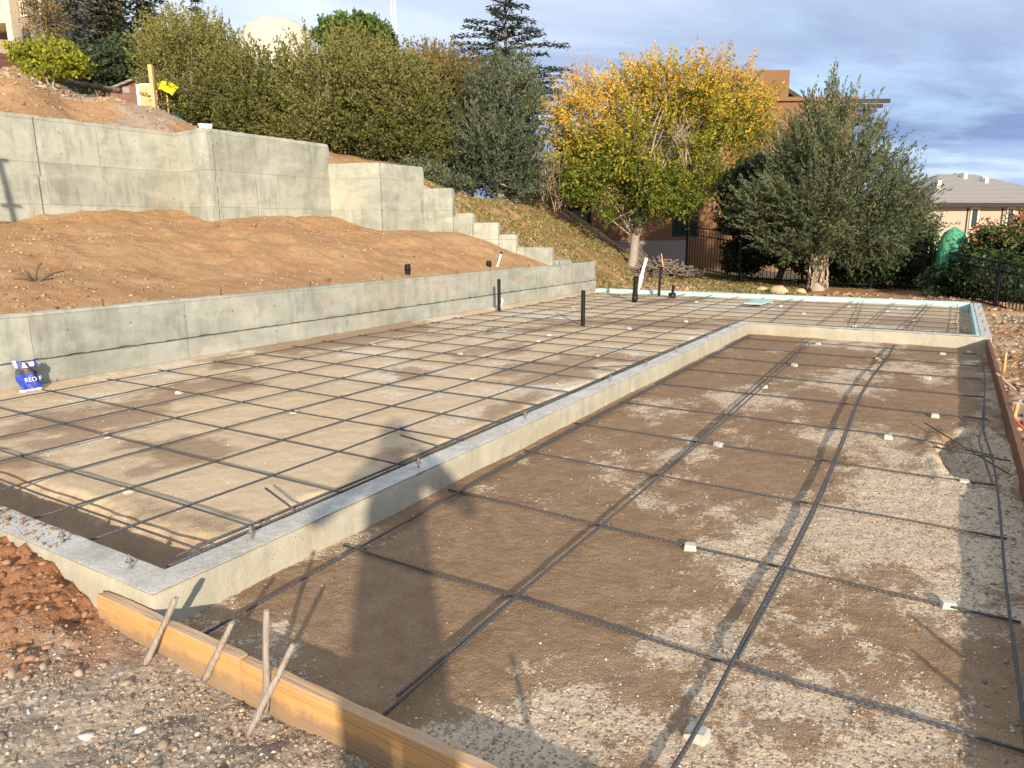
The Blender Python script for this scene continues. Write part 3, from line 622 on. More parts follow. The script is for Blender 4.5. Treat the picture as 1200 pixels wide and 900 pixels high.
for i, y in enumerate([1.395, 2.235, 3.09, 3.95, 4.76, 5.58, 6.45, 7.32, 8.18, 9.0, 9.85]):
    x0 = -2.33 + random.uniform(-.02, .02); n = 22; k = np.linspace(0, 1, n)
    xs = x0 + (.36 - x0) * k; ys = y + .006 * np.sin(k * 5 + i) - .05 * k * (i > 1) * (i < 5); zz = .012 + .004 * np.sin(k * 7 + i * 1.7) ** 2
    zz = np.maximum(zz, np.convolve(np.pad(bed_r(xs, ys), 3, 'edge'), np.ones(7) / 7, 'valid') + .006)
    if i == 5: zz[-4:] = .02; ys[-5:] -= np.linspace(0, .22, 5)
    rebar(0, 0, RB, 'front crosswise rebar tight behind the orange board' if i == 0 else f'dark crosswise rebar on the brown gravel, {ORD[i-1]} row back from the orange board', RG, pts=np.stack([xs, ys, zz], 1)) if False else None
    P = np.stack([xs, ys, zz], 1); o0 = P[0].copy(); mb = MB(); mb.tube(P - o0, .0056, 7); o = mb.build('rebar', M['rebar']); o.location = tuple(o0)
    tag(o, 'front crosswise rebar lying tight behind the orange board' if i == 0 else f'dark crosswise rebar on the brown gravel, {ORD[i-1]} row back from the orange board', 'rebar', RG)
def longbar(pts, lab, r=RB):
    P = []; pts = np.array(pts, float); yy = np.linspace(pts[0, 1], pts[-1, 1], 46)
    P = np.stack([np.interp(yy, pts[:, 1], pts[:, 0]), yy, np.interp(yy, pts[:, 1], pts[:, 2])], 1)
    for _ in range(3): P[1:-1] = (P[:-2] + 2 * P[1:-1] + P[2:]) / 4
    o0 = P[0].copy(); mb = MB(); mb.tube(P - o0, r, 7); o = mb.build('rebar', M['rebar']); o.location = tuple(o0); return tag(o, lab, 'rebar', RG)
longbar([(-2.19, 1.36, .028), (-2.23, 3, .028), (-2.25, 6, .028), (-2.26, 10.2, .028)], 'lengthwise rebar at the foot of the long curb, the one nearer the brown gravel centre')
longbar([(-2.215, 2.6, .028), (-2.25, 3.5, .028), (-2.275, 6, .028), (-2.29, 10.1, .028)], 'lengthwise rebar at the foot of the long curb, the one lapped on its curb side')
longbar([on_z(450, 838, .028), on_z(612, 693, .03), on_z(700, 620, .03), on_z(775, 556, .03), (-1.42, 6.5, .03), (-1.50, 9.9, .03)], 'lengthwise rebar down the middle of the brown gravel, left one of a lapped pair')
longbar([(-1.350, 1.5, .029), (-1.352, 2.3, .03), (-1.345, 4.4, .03), (-1.38, 7, .034), (-1.43, 9.6, .03)], 'lengthwise rebar down the middle of the brown gravel, right one of a lapped pair')
LB = [on_z(px, py, z) for px, py, z in ((785, 912, .036), (817, 861, .040), (860, 770, .040), (882, 730, .040), (915, 670, .042), (958, 585, .046), (985, 520, .050), (1006, 465, .060), (1022, 440, .062), (1040, 418, .055), (1047, 405, .04))]
longbar([(-.52, 1.37, .03)] + LB, 'raised lengthwise rebar arching above the brown gravel, left one of a pair', .007)
longbar([(p[0] + .015, p[1], p[2]) for i, p in enumerate(LB) if i > 1], 'raised lengthwise rebar arching above the brown gravel, right one of a pair')
longbar([(.30, 1.37, .04), (.32, 2.3, .045), (.32, 3.3, .045), (.34, 4.1, .045), (.35, 5.1, .05), (.31, 6.0, .05), (.36, 7.2, .045), (.39, 8.2, .045), (.40, 9.9, .04)], 'wavy lengthwise rebar in the strip beside the dark form board')
longbar([(.325, 4.6, .055), (.28, 5.6, .05), (.335, 6.3, .06), (.37, 7.6, .05)], 'short wavy rebar lapped in the strip beside the dark form board')
# loose bars over the hole
for a_, b_, lb in (((-.05, 6.0, .03), (.42, 5.0, .02), 'thin bent bar crossing the hollow beside the dark form board'), ((.02, 5.35, .03), (.44, 5.22, .04), 'thin straight bar crossing the hollow beside the dark form board')):
    rebar(a_, b_, .005, lb, RG, .004, .004)
# tie wires at crossings are one part-like mass of small twists
tw = MB()
for x in LX[:8]:
    for y in ROWY:
        if y < 10.4 and random.random() < .8:
            q = (x, y, .145); tw.tube([(q[0] - .012, q[1] - .012, .13), (q[0], q[1], .150), (q[0] + .014, q[1] + .01, .13), (q[0] + .02, q[1] - .02, .155 + random.random() * .01)], .0018, 4)
for x in (-2.18, -1.31, -.46):
    for y in [2.23, 3.05, 3.93, 4.76, 5.58, 6.45]: tw.tube([(x - .015, y - .012, .03), (x, y, .045), (x + .014, y + .01, .03), (x + .02, y - .02, .05)], .0018, 4)
tag(tw.build('tie_wire', M['rebar']), 'tiny dark wire twists at the rebar crossings', kind='stuff')

# ------------------------------------------------------------------ concrete spacer blocks
def dobie_mesh(seed):
    rr = np.random.RandomState(seed); V = []; w = .034
    for z, k in ((0, 1), (.01, 1.03), (.032, .93), (.038, .82)):
        for sx, sy in ((-1, -1), (0, -1.04), (1, -1), (1.04, 0), (1, 1), (0, 1.04), (-1, 1), (-1.04, 0)):
            V.append((sx * w * k * rr.uniform(.93, 1.05), sy * w * .8 * k * rr.uniform(.93, 1.05), z + rr.uniform(-.002, .002)))
    f = [(i * 8 + j, i * 8 + (j + 1) % 8, (i + 1) * 8 + (j + 1) % 8, (i + 1) * 8 + j) for i in range(3) for j in range(8)] + [tuple(range(7, -1, -1)), tuple(range(24, 32))]
    b = MB(); b.add(V, f); return b.mesh('spacer_block')
DM = [dobie_mesh(k) for k in range(4)]
for m_ in DM: m_.materials.append(M['dobie'])
DG = 'white concrete spacers under the rebar'
used = set()
def dobie(px, py, z, zone, lab=None, s=1.0, tie=False):
    s = s * .82
    p = on_z(px, py, z + .02); o = bpy.data.objects.new('spacer_block', random.choice(DM)); C.objects.link(o)
    o.location = (p[0], p[1], z - .003); o.rotation_euler = (0, 0, random.uniform(-.5, .5)); o.scale = (s, s, s)
    if lab is None:
        ri = int(np.argmin([abs(y - p[1]) for y in ROWY])); li = int(np.argmin([abs(x - p[0]) for x in LX]))
        if zone == 'L': lab = f'white spacer at the {ORD[ri]} crosswise row by the {ORD[li]} bar from the wall'
    tag(o, lab, 'spacer block', DG); return p
for px, py in ((124, 509), (149, 573), (210, 459), (345, 481), (474, 500), (352, 420), (437, 402), (517, 399), (539, 414), (555, 443), (535, 384), (632, 399), (644, 392), (702, 417), (737, 384), (672, 360), (804, 376), (767, 364), (816, 353)): dobie(px, py, .10, 'L')
far = ((904, 354, 'left of the foam scrap end, beyond the cross curb'), (915, 358, 'just in front of the far foam edge, leftmost pair'), (942, 367, 'in the middle of the far strip, left of centre'), (995, 359, 'near the far foam edge at the centre of the far strip'), (1001, 381, 'close behind the cross curb'), (1039, 364, 'under the fourth lengthwise bar of the far strip'), (1054, 361, 'near the far foam edge, right of centre'), (1070, 375, 'in the far strip nearest the curb end at the right'))
for px, py, l in far: dobie(px, py, .10, 'F', 'small white spacer ' + l)
rt = ((959, 402, 'nearest the inner corner of the cross curb'), (931, 427, 'beside the middle bar pair, far end'), (1029, 420, 'left of the raised bar pair, far end'), (1105, 414, 'right of the raised bar pair, below the cross curb'), (1136, 412, 'in the far right corner of the brown gravel bed'), (1087, 442, 'third row from the cross curb, right of the raised bars'), (896, 452, 'on the brown gravel left of the middle bar pair, half way back'), (842, 520, 'on the brown gravel just right of the middle bar pair'), (809, 639, 'between the middle pair and the raised bar, closest of its row'), (1096, 486, 'on the far side of the hollow by the dark board'), (1041, 511, 'left of the hollow by the dark board'), (1130, 564, 'in front of the hollow by the dark board'), (1110, 706, 'broken in two, right foreground of the brown gravel'))
for px, py, l in rt: dobie(px, py, 0, 'R', 'white concrete spacer ' + l)
p = dobie(817, 858, 0, 'R', 'largest white concrete spacer carrying the raised bar in the foreground', 1.15)

# ------------------------------------------------------------------ pipes
def pipe(px, py, z, h_, r, lab, lean=(0, 0), par=None):
    x, y, _ = on_z(px, py, z); e = empty('drain_pipe', (x, y, z - .1), lab, 'pipe', 'black drain pipes standing in the gravel')
    b = MB(); L = h_ + .1; n = 18
    o_ = [(0, 0, 0), (lean[0] * L, lean[1] * L, L)]; b.tube(o_, r, n, False); b.tube(o_[::-1], r * .86, n, False)
    A = []; 
    for k in range(n):
        a = 2 * PI * k / n
        for rr in (r, r * .86): A.append((lean[0] * L + rr * math.cos(a), lean[1] * L + rr * math.sin(a), L))
    b.add(A, [(2 * k, (2 * k + 2) % (2 * n), (2 * k + 3) % (2 * n), 2 * k + 1) for k in range(n)])
    o = bpy.data.objects.new('pipe', b.mesh('pipe')); o.data.materials.append(M['abs']); C.objects.link(o); o.parent = e
    return e, (x, y)
def child(name, mb, m, e):
    o = bpy.data.objects.new(name, mb.mesh(name)); o.data.materials.append(M[m]); C.objects.link(o); o.parent = e; return o
e, q = pipe(683, 382, .10, .52, .031, 'tall black pipe standing alone in the middle of the left rebar grid')
e, q = pipe(743, 354, .10, .50, .05, 'thick black pipe beside the far foam edge with a white pipe strapped to it', (.06, 0))
b = MB(); b.tube([(.07, .02, .30), (.13, .02, .62), (.22, .02, .95)], .03, 12); b.tube([(.09, .02, .40), (.135, .02, .62)], .042, 12); child('white_pipe', b, 'pvc', e)
b = MB(); b.tube([(.03, 0, .50), (.034, 0, .55)], .062, 14); child('coupling', b, 'abs', e); b = MB(); b.tube([(.01, 0, .1), (.02, 0, .25)], .058, 14); child('coupling', b, 'abs', e)
e, q = pipe(772, 347, .10, .52, .028, 'slim black pipe between the strapped pipe and the short capped pipe', (.03, 0))
e, q = pipe(787.5, 349, .10, .26, .028, 'short black pipe on a wide flange near the far foam edge', (.05, 0))
b = MB(); b.tube([(0, 0, .09), (0, 0, .2)], .075, 16); child('flange', b, 'abs', e)
e, q = pipe(585, 365, .10, .56, .03, 'black pipe close to the long low wall with a blue tag')
b = MB(); b.tube([(.04, 0, .18), (.07, 0, .30), (.05, 0, .33)], .016, 7); child('blue_tag', b, 'abs', e).data.materials.clear()
M['blue'] = plain('blue_plastic', (.03, .09, .42), .5); e.children[-1].data.materials.append(M['blue'])
for (x, y, z, zt, r, lb) in ((-7.42, 8.94, .65, .965, .045, 'black pipe rising from the soil behind the low wall, nearer one'), (-7.42, 11.31, .65, .93, .045, 'black pipe rising from the soil behind the low wall, farther one')):
    e = empty('drain_pipe', (x, y, z), lb, 'pipe', 'black pipes behind the low wall'); b = MB(); b.tube([(0, 0, 0), (0, 0, zt - z)], r, 16, False); b.tube([(0, 0, zt - z), (0, 0, 0)], r * .85, 16, False)
    b.add([(rr * math.cos(2 * PI * k / 16), rr * math.sin(2 * PI * k / 16), zt - z) for k in range(16) for rr in (r, r * .85)], [(2 * k, (2 * k + 2) % 32, (2 * k + 3) % 32, 2 * k + 1) for k in range(16)]); child('pipe', b, 'abs', e)
    b = MB(); b.tube([(0, 0, zt - z - .1), (0, 0, zt - z - .03)], r * 1.12, 16); child('collar', b, 'abs', e)
e = empty('white_pipe', (-7.42, 11.5, .65), 'thin white pipe with black tip leaning behind the low wall', 'pipe')
b = MB(); b.tube([(0, 0, 0), (0, .24, .39)], .022, 10); child('tube', b, 'pvc', e); b = MB(); b.tube([(0, .238, .388), (0, .262, .425)], .026, 10); child('tip', b, 'abs', e)
# small pins in the top of the low wall
for y in (3.9, 5.25, 6.6, 8.0, 9.9, 10.9, 12.3, 13.6):
    b = MB(); b.tube([(-7.13, y, .76), (-7.13 + random.uniform(-.01, .01), y, .84)], .007, 6); b.build('anchor_pin', M['rebar'], lw)

# ------------------------------------------------------------------ bag
bg = empty('plastic_bag', (-6.93, 3.03, .11), 'torn blue and white printed plastic bag propped against the low wall', 'bag')
W, H_ = .175, .25; V = []; nU, nV = 14, 18
for i in range(nU):
    for j in range(nV):
        u = i / (nU - 1); v = j / (nV - 1); yy = -W / 2 + W * u + .02 * (v - .5)
        V.append((.07 * (1 - v) + .012 * math.sin(u * 9 + v * 5) + .03 * math.sin(u * PI) + .010 * math.sin(u * 14 + v * 9) + random.uniform(-.006, .006), yy + .01 * math.sin(v * 11), H_ * v + .020 * math.sin(u * 6 + 1) * v))
Fq = [(i * nV + j, (i + 1) * nV + j, (i + 1) * nV + j + 1, i * nV + j + 1) for i in range(nU - 1) for j in range(nV - 1)]
b = MB(); b.add(V, Fq, True); b.add([(x - .02, y, z) for x, y, z in V], [f[::-1] for f in Fq], True)
t = NT('bag_print'); P = t.sep(t.objpos()); z = P[2]; y = P[1]
blue = (.02, .06, .48); white = (.78, .80, .84); dark = (.05, .05, .06)
stripes = t.math('GREATER_THAN', t.math('SINE', t.math('MULTIPLY', y, 95)), 0.0)
c = t.mix(t.math('GREATER_THAN', z, .205), blue, t.mix(stripes, white, blue))
c = t.mix(t.math('MULTIPLY', t.math('GREATER_THAN', z, .145), t.math('LESS_THAN', z, .205)), c, dark)
c = t.mix(t.math('LESS_THAN', z, .018), c, white)
c = t.mix(t.ramp(t.noise(14, 5, .7), [(.45, 0), (.7, .55)]), c, (.30, .24, .17)); t.bump(t.noise(24, 4, .6), .02, .8); t.col(c).rough(.5); o = child('bag_skin', b, 'blue', bg); o.data.materials.clear(); o.data.materials.append(t.m)
cu = bpy.data.curves.new('lettering', 'FONT'); cu.body = 'RED F'; cu.size = .055; cu.align_x = 'CENTER'; cu.extrude = .001
o = bpy.data.objects.new('lettering', cu); C.objects.link(o); o.parent = bg; o.rotation_euler = (PI / 2 - .28, 0, PI / 2); o.location = (.103, .01, .085)
M['white'] = plain('white_print', (.8, .8, .8), .5, 0, .02)
bpy.context.view_layer.update(); me = bpy.data.meshes.new_from_object(o.evaluated_get(bpy.context.evaluated_depsgraph_get())); tx = bpy.data.objects.new('lettering', me); me.materials.clear(); me.materials.append(M['white']); C.objects.link(tx); tx.parent = bg; tx.rotation_euler = o.rotation_euler; tx.location = o.location; bpy.data.objects.remove(o); tx.name = 'lettering'

# ------------------------------------------------------------------ root tuft on the slope
x, y, _ = on_x(42, 350, -8.3); z0 = float(ground_z(x, y)); b = MB()
for k, (dx, dy, dz) in enumerate(((.02, .32, .10), (-.02, .12, .20), (.05, -.10, .12), (.0, .2, .02), (.04, -.22, .05))):
    b.tube([(0, 0, -.03), (dx * .5, dy * .5, dz * .7), (dx, dy, dz)], [.022, .014, .005], 6)
o = b.build('root_stump', M['bark_dark']); o.location = (x, y, z0); tag(o, 'dark dead root sticking out of the soil slope above the low wall', 'root')

# ------------------------------------------------------------------ trees
def leaves(centres, rad, per, size, elong=1.6, grav=0.0, tint=None, spread=None, tintvar=.35, up=None, plume=None):
    """clouds of single leaf faces round clump centres"""
    n = len(centres); idx = np.repeat(np.arange(n), per); N = len(idx)
    d = RS.normal(size=(N, 3)); d /= np.linalg.norm(d, axis=1)[:, None]; rr = RS.rand(N) ** .45
    P = centres[idx] + d * (rr * rad[idx])[:, None] * (np.array([1, 1, .8]) if spread is None else np.array(spread))
    if plume is not None:      # feathery sprays: a tapering spike of leaves from each clump, outwards and up
        ow, uw_, ln, wd_ = plume; c0 = centres.mean(0); o = centres - c0; o /= (np.linalg.norm(o, axis=1)[:, None] + 1e-6)
        o = o * ow + np.array([0, 0, uw_]) + RS.normal(size=(n, 3)) * .45; o /= np.linalg.norm(o, axis=1)[:, None]
        tt = RS.rand(N); w_ = (1 - tt) ** .8 * wd_ + .04; P = centres[idx] + o[idx] * ((tt - .25) * ln * rad[idx] * 2)[:, None] + d * (w_ * rad[idx] * RS.rand(N) ** .5)[:, None]
    a = RS.normal(size=(N, 3)); a[:, 2] -= grav
    if plume is not None: a = a * .55 + o[idx] * .9
    if up is not None: a = a * .6 + d * up[0] + np.array([0, 0, up[1]])
    a /= np.linalg.norm(a, axis=1)[:, None]; bb = np.cross(a, RS.normal(size=(N, 3))); bb /= np.linalg.norm(bb, axis=1)[:, None]
    s = size * RS.uniform(.6, 1.3, N)[:, None]; a = a * s * elong; bb = bb * s * .5
    V = np.stack([P - a * .5, P + bb - a * .05, P + a * .5, P - bb - a * .05], 1).reshape(-1, 3)
    Fc = np.arange(4 * N).reshape(N, 4)
    tn = (np.full(n, .5) if tint is None else tint)[idx] + RS.uniform(-tintvar, tintvar, N)
    return V, Fc, np.clip(tn, 0, 1)
def blobs_to_clumps(blobs, n, shell=.45):
    """blobs: (px, py, depth, rx_px, ry_px, rz_m) -> clump centres, weighted by volume"""
    vol = np.array([b[3] * b[4] * max(b[5], .3) for b in blobs], float); vol /= vol.sum(); out = []
    Rr = R[:, 0]; Uu = np.array([0, 0, 1.0]); Ff = np.array([FWD[0], FWD[1], 0]); Ff /= np.linalg.norm(Ff)
    for b, w in zip(blobs, vol):
        k = max(3, int(n * w)); d = RS.normal(size=(k, 3)); d /= np.linalg.norm(d, axis=1)[:, None]; rr = shell + (1 - shell) * RS.rand(k) ** .7
        d = d * rr[:, None]; c = np.array(at(b[0], b[1], b[2])); m = b[2] / F
        out.append(c + d[:, :1] * b[3] * m * Rr + d[:, 1:2] * b[5] * Ff + d[:, 2:] * b[4] * m * Uu)
    return np.concatenate(out)
def limb(b, p0, p1, r0, r1, wob=.12, n=6, sides=6):
    p0 = np.array(p0, float); p1 = np.array(p1, float); L = np.linalg.norm(p1 - p0); pts = []
    o = RS.normal(size=3) * wob * L
    for i in range(n):
        k = i / (n - 1); pts.append(p0 + (p1 - p0) * k + o * math.sin(k * PI) * .5 + RS.normal(size=3) * .01 * L + np.array([0, 0, .10 * L * math.sin(k * PI)]))
    b.tube(pts, [r0 + (r1 - r0) * i / (n - 1) for i in range(n)], sides); return pts
def tree(name, base, blobs, n, per, size, leaf, bark, trunk_r, fork, label, cat='tree', group=None, crad=.3, elong=1.6, limbs=26, grav=0, tintf=None, shell=.45, twigs=0, stems=1, spread=None, up=None, drop=0.0, tintvar=.3, plume=None):
    base = np.array(base, float); base[2] = float(ground_z(base[0], base[1])) - .05
    e = empty(name, tuple(base), label, cat, group)
    cl_ = blobs_to_clumps(blobs, n, shell)
    if drop: cl_ = cl_[fbm(cl_[:, 0] * 1.1, cl_[:, 1] * 1.1, cl_[:, 2] * 1.1, 2, 200) > drop]
    cl_ = cl_[cl_[:, 2] > base[2] + .1]
    rad = RS.uniform(.55, 1.3, len(cl_)) * crad
    zt = (cl_[:, 2] - cl_[:, 2].min()) / max(.1, np.ptp(cl_[:, 2]))
    tint = RS.uniform(.25, .75, len(cl_)) if tintf is None else tintf(cl_, zt)
    V, Fc, tn = leaves(cl_, rad, per, size, elong, grav, tint, spread, tintvar, None if plume else up, plume)
    me = mesh_np('crown', V - base, Fc, False, None, dict(tint=tn)); o = bpy.data.objects.new('crown', me); me.materials.append(M[leaf]); C.objects.link(o); o.parent = e
    b = MB(); top = cl_[:, :].mean(0)
    for s in range(stems):
        off = np.array([RS.uniform(-1, 1) * trunk_r * 2, RS.uniform(-1, 1) * trunk_r * 2, 0]) * (stems > 1)
        fk = base + np.array([0, 0, fork]) + off * 2.5 + (top - base) * np.array([.12, .12, 0])
        b.tube([base + off + (0, 0, -.1) - base, base + off + (0, 0, .12) - base, base + off * 1.5 + (fk - base - off * 1.5) * .5 - base, fk - base], [trunk_r * 1.35, trunk_r * 1.05, trunk_r * .9, trunk_r * .8], 10)
        sel = cl_[RS.choice(len(cl_), min(limbs // stems, len(cl_)), replace=False)]
        for c_ in sel:
            r0 = trunk_r * RS.uniform(.16, .38); P = limb(b, fk - base - (0, 0, trunk_r * .5), c_ - base, r0, r0 * .15)
            for _ in range(twigs):
                k = RS.randint(2, 5); q = P[k] + RS.normal(size=3) * crad * 2.2 + np.array([0, 0, .25]); limb(b, P[k], q, r0 * .25, .004, .1, 4, 4)
    o = bpy.data.objects.new('trunk', b.mesh('trunk')); o.data.materials.append(M[bark]); C.objects.link(o); o.parent = e
    return e, cl_, base
def conifer(name, px, ybase_px, ytop_px, d, rpx, leaf, bark, label, layers=16, per=9, size=.12, group=None, droop=.15, power=.8, gap=.0, bpl=9, top_sparse=False, cat='tree'):
    """trunk with whorls of drooping or level boughs carrying needle sprays"""
    base = np.array(at(px, ybase_px, d)); top = np.array(at(px, ytop_px, d)); base[0], base[1] = top[0], top[1]
    base[2] = min(base[2], float(ground_z(base[0], base[1])) + 0.0) if gap == 0 else float(ground_z(base[0], base[1]))
    H0 = top[2] - base[2]; Rm = rpx * d / F; e = empty(name, tuple(base), label, cat, group)
    b = MB(); b.tube([(0, 0, -.1), (0, 0, H0 * .4), (0, 0, H0 * .98)], [H0 * .022 + .04, H0 * .015 + .02, .012], 8)
    cs = []; dirs = []
    for i in range(layers):
        k = (i + .5) / layers; z = H0 * (gap + (1 - gap) * k); rr = Rm * (1 - k) ** power * RS.uniform(.75, 1.1) + .12
        for j in range(max(4, int(bpl * (1 - k * .6)))):
            a = 2 * PI * (j + RS.rand()) / max(4, int(bpl * (1 - k * .6))); L = rr * RS.uniform(.6, 1.12)
            tip = np.array([math.cos(a) * L, math.sin(a) * L, z - droop * L + RS.uniform(-.12, .12) * H0 / layers * 2])
            b.tube([(0, 0, z), tip * (.5, .5, 0) + (0, 0, z + .04 * L), tip], [.012 + .012 * L, .008 + .006 * L, .004], 4, False)
            m = max(4, int(L / (size * .9)))
            for q in np.linspace(.18, 1, m): cs.append(np.array([tip[0] * q, tip[1] * q, z + (tip[2] - z) * q ** 1.4 + .05 * L * math.sin(q * PI)])); dirs.append((math.cos(a), math.sin(a), -.1))
    cs = np.array(cs); dirs = np.array(dirs); n = len(cs); idx = np.repeat(np.arange(n), per); N = len(idx)
    lat = np.stack([-dirs[idx, 1], dirs[idx, 0], 0 * idx], 1); w_ = RS.normal(size=N) * size * 1.1
    P = cs[idx] + lat * w_[:, None] + RS.normal(size=(N, 3)) * size * .35
    A = dirs[idx] * .8 + lat * np.sign(w_)[:, None] * .7 + RS.normal(size=(N, 3)) * .35; A /= np.linalg.norm(A, axis=1)[:, None]
    B = np.cross(A, RS.normal(size=(N, 3)) * .5 + np.array([0, 0, 1])); B /= np.linalg.norm(B, axis=1)[:, None]; s = size * RS.uniform(.6, 1.3, N)[:, None]
    V = np.stack([P - A * s * .6, P + B * s * .3, P + A * s * .9, P - B * s * .3], 1).reshape(-1, 3)
    tn = np.clip(.5 + .25 * (RS.rand(n)[idx] - .5) * 2 + RS.uniform(-.25, .25, N), 0, 1)
    me = mesh_np('crown', V, np.arange(4 * N).reshape(N, 4), False, None, dict(tint=tn)); o = bpy.data.objects.new('crown', me); me.materials.append(M[leaf]); C.objects.link(o); o.parent = e
    o = bpy.data.objects.new('trunk', b.mesh('trunk')); o.data.materials.append(M[bark]); C.objects.link(o); o.parent = e
    return e

# --- autumn tree
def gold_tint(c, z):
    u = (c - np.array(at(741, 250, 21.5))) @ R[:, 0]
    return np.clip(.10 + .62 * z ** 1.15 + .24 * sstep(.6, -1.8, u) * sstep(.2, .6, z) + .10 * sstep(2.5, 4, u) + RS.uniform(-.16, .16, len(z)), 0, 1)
yt_base = at(741, 308, 21.8)
yb = [(700, 145, 21.5, 62, 48, 1.5), (760, 115, 22, 52, 45, 1.5), (830, 125, 21.8, 55, 60, 1.5), (872, 150, 22.3, 38, 55, 1.1), (740, 190, 20.9, 60, 45, 1.7), (820, 190, 21.5, 60, 42, 1.5), (680, 180, 21.6, 42, 40, 1.2), (745, 232, 20.8, 48, 28, 1.0), (700, 215, 20.9, 40, 26, .9), (790, 222, 21, 40, 20, .9), (742, 238, 20.4, 36, 26, .5), (705, 215, 20.5, 30, 22, .5), (775, 240, 20.4, 26, 18, .5), (722, 255, 20.6, 16, 16, .4), (742, 240, 20.4, 44, 24, .8), (690, 222, 20.7, 30, 20, .8), (795, 235, 20.8, 30, 18, .7)]
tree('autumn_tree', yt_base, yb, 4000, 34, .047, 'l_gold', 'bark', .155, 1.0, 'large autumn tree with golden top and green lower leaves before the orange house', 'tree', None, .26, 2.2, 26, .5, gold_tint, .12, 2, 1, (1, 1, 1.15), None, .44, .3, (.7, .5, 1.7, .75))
# bare twig plumes above its crown are part of the same tree
et = [o for o in bpy.data.objects if o.name == 'autumn_tree'][0]; b = MB(); bl = np.array(et.location)
for (px, py, d, s) in ((668, 92, 21.5, 1), (690, 85, 21.6, 1), (742, 75, 21.6, 1.0), (768, 78, 21.5, 1), (655, 110, 21.5, .8), (830, 75, 21.8, 1), (862, 80, 21.9, 1), (880, 92, 22, .8), (680, 70, 21.6, .6), (845, 65, 21.8, .6), (640, 185, 21.3, 1.0), (655, 200, 21.2, 1.0), (800, 150, 20.8, .8)):
    c = np.array(at(px, py + 45, d)) - bl; tp = np.array(at(px, py, d)) - bl
    for k in range(13):
        q = c + (tp - c) * RS.uniform(.5, 1.15) + RS.normal(size=3) * np.array([.35, .35, .1]) * s; P = limb(b, c + RS.normal(size=3) * .12, q, .011, .0035, .08, 5, 4)
        for m in range(4): limb(b, P[2], P[2] + (q - c) * .5 + RS.normal(size=3) * .22, .006, .003, .05, 3, 3)
o = bpy.data.objects.new('bare_twigs', b.mesh('bare_twigs')); o.data.materials.append(M['twig']); C.objects.link(o); o.parent = et

# --- junipers
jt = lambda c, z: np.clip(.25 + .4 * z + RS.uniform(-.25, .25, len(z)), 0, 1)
jb = [(983, 116, 18, 12, 26, .4), (953, 135, 18, 11, 18, .35), (1008, 132, 18, 11, 16, .35), (980, 150, 18, 34, 28, .9), (948, 165, 18, 26, 22, .8), (1015, 162, 18, 24, 24, .7), (975, 190, 17.8, 60, 38, 1.4), (925, 200, 18, 30, 28, .9), (1032, 205, 17.8, 28, 32, .9),
      (940, 232, 17.6, 58, 40, 1.5), (1020, 238, 17.7, 50, 42, 1.4), (1050, 265, 17.8, 32, 32, .9), (905, 248, 18, 36, 36, 1.1), (980, 265, 17.2, 62, 34, 1.2), (935, 287, 17.2, 46, 22, .9), (1005, 290, 17.1, 50, 22, .9)]
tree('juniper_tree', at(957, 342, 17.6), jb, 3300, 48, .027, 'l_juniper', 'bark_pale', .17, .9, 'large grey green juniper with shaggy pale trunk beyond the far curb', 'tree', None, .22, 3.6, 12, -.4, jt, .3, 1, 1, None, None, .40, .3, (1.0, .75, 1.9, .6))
jb = [(590, 130, 21.5, 45, 60, 1.2), (580, 185, 21.2, 55, 45, 1.3), (545, 165, 21.8, 40, 60, 1.2), (605, 118, 21.6, 26, 34, .8), (600, 215, 20.8, 36, 25, .9), (545, 215, 21.0, 40, 25, .9)]
tree('juniper_tree', at(597, 240, 21.2), jb, 1700, 48, .034, 'l_juniper_b', 'bark', .13, .5, 'tall grey green juniper left of the autumn tree, above the stepped wing wall', 'tree', None, .24, 3.4, 16, -.5, jt, .3, 2, 2, None, None, .38, .3, (.8, .8, 1.9, .7))
jt_o = [o for o in bpy.data.objects if o.name == 'juniper_tree'][0]; b = MB()
for k in range(120):
    a = RS.uniform(0, 2 * PI); z = RS.uniform(0, .85); r = .17 * (1.3 - .35 * z); L = RS.uniform(.08, .25); da = RS.uniform(-.2, .2)
    b.tube([(r * math.cos(a), r * math.sin(a), z), (1.12 * r * math.cos(a + da * .5), 1.12 * r * math.sin(a + da * .5), z + L * .5), (1.02 * r * math.cos(a + da), 1.02 * r * math.sin(a + da), z + L)], [.012, .022, .01], 4)
o = bpy.data.objects.new('shaggy_bark', b.mesh('shaggy_bark')); o.data.materials.append(M['bark_pale']); C.objects.link(o); o.parent = jt_o
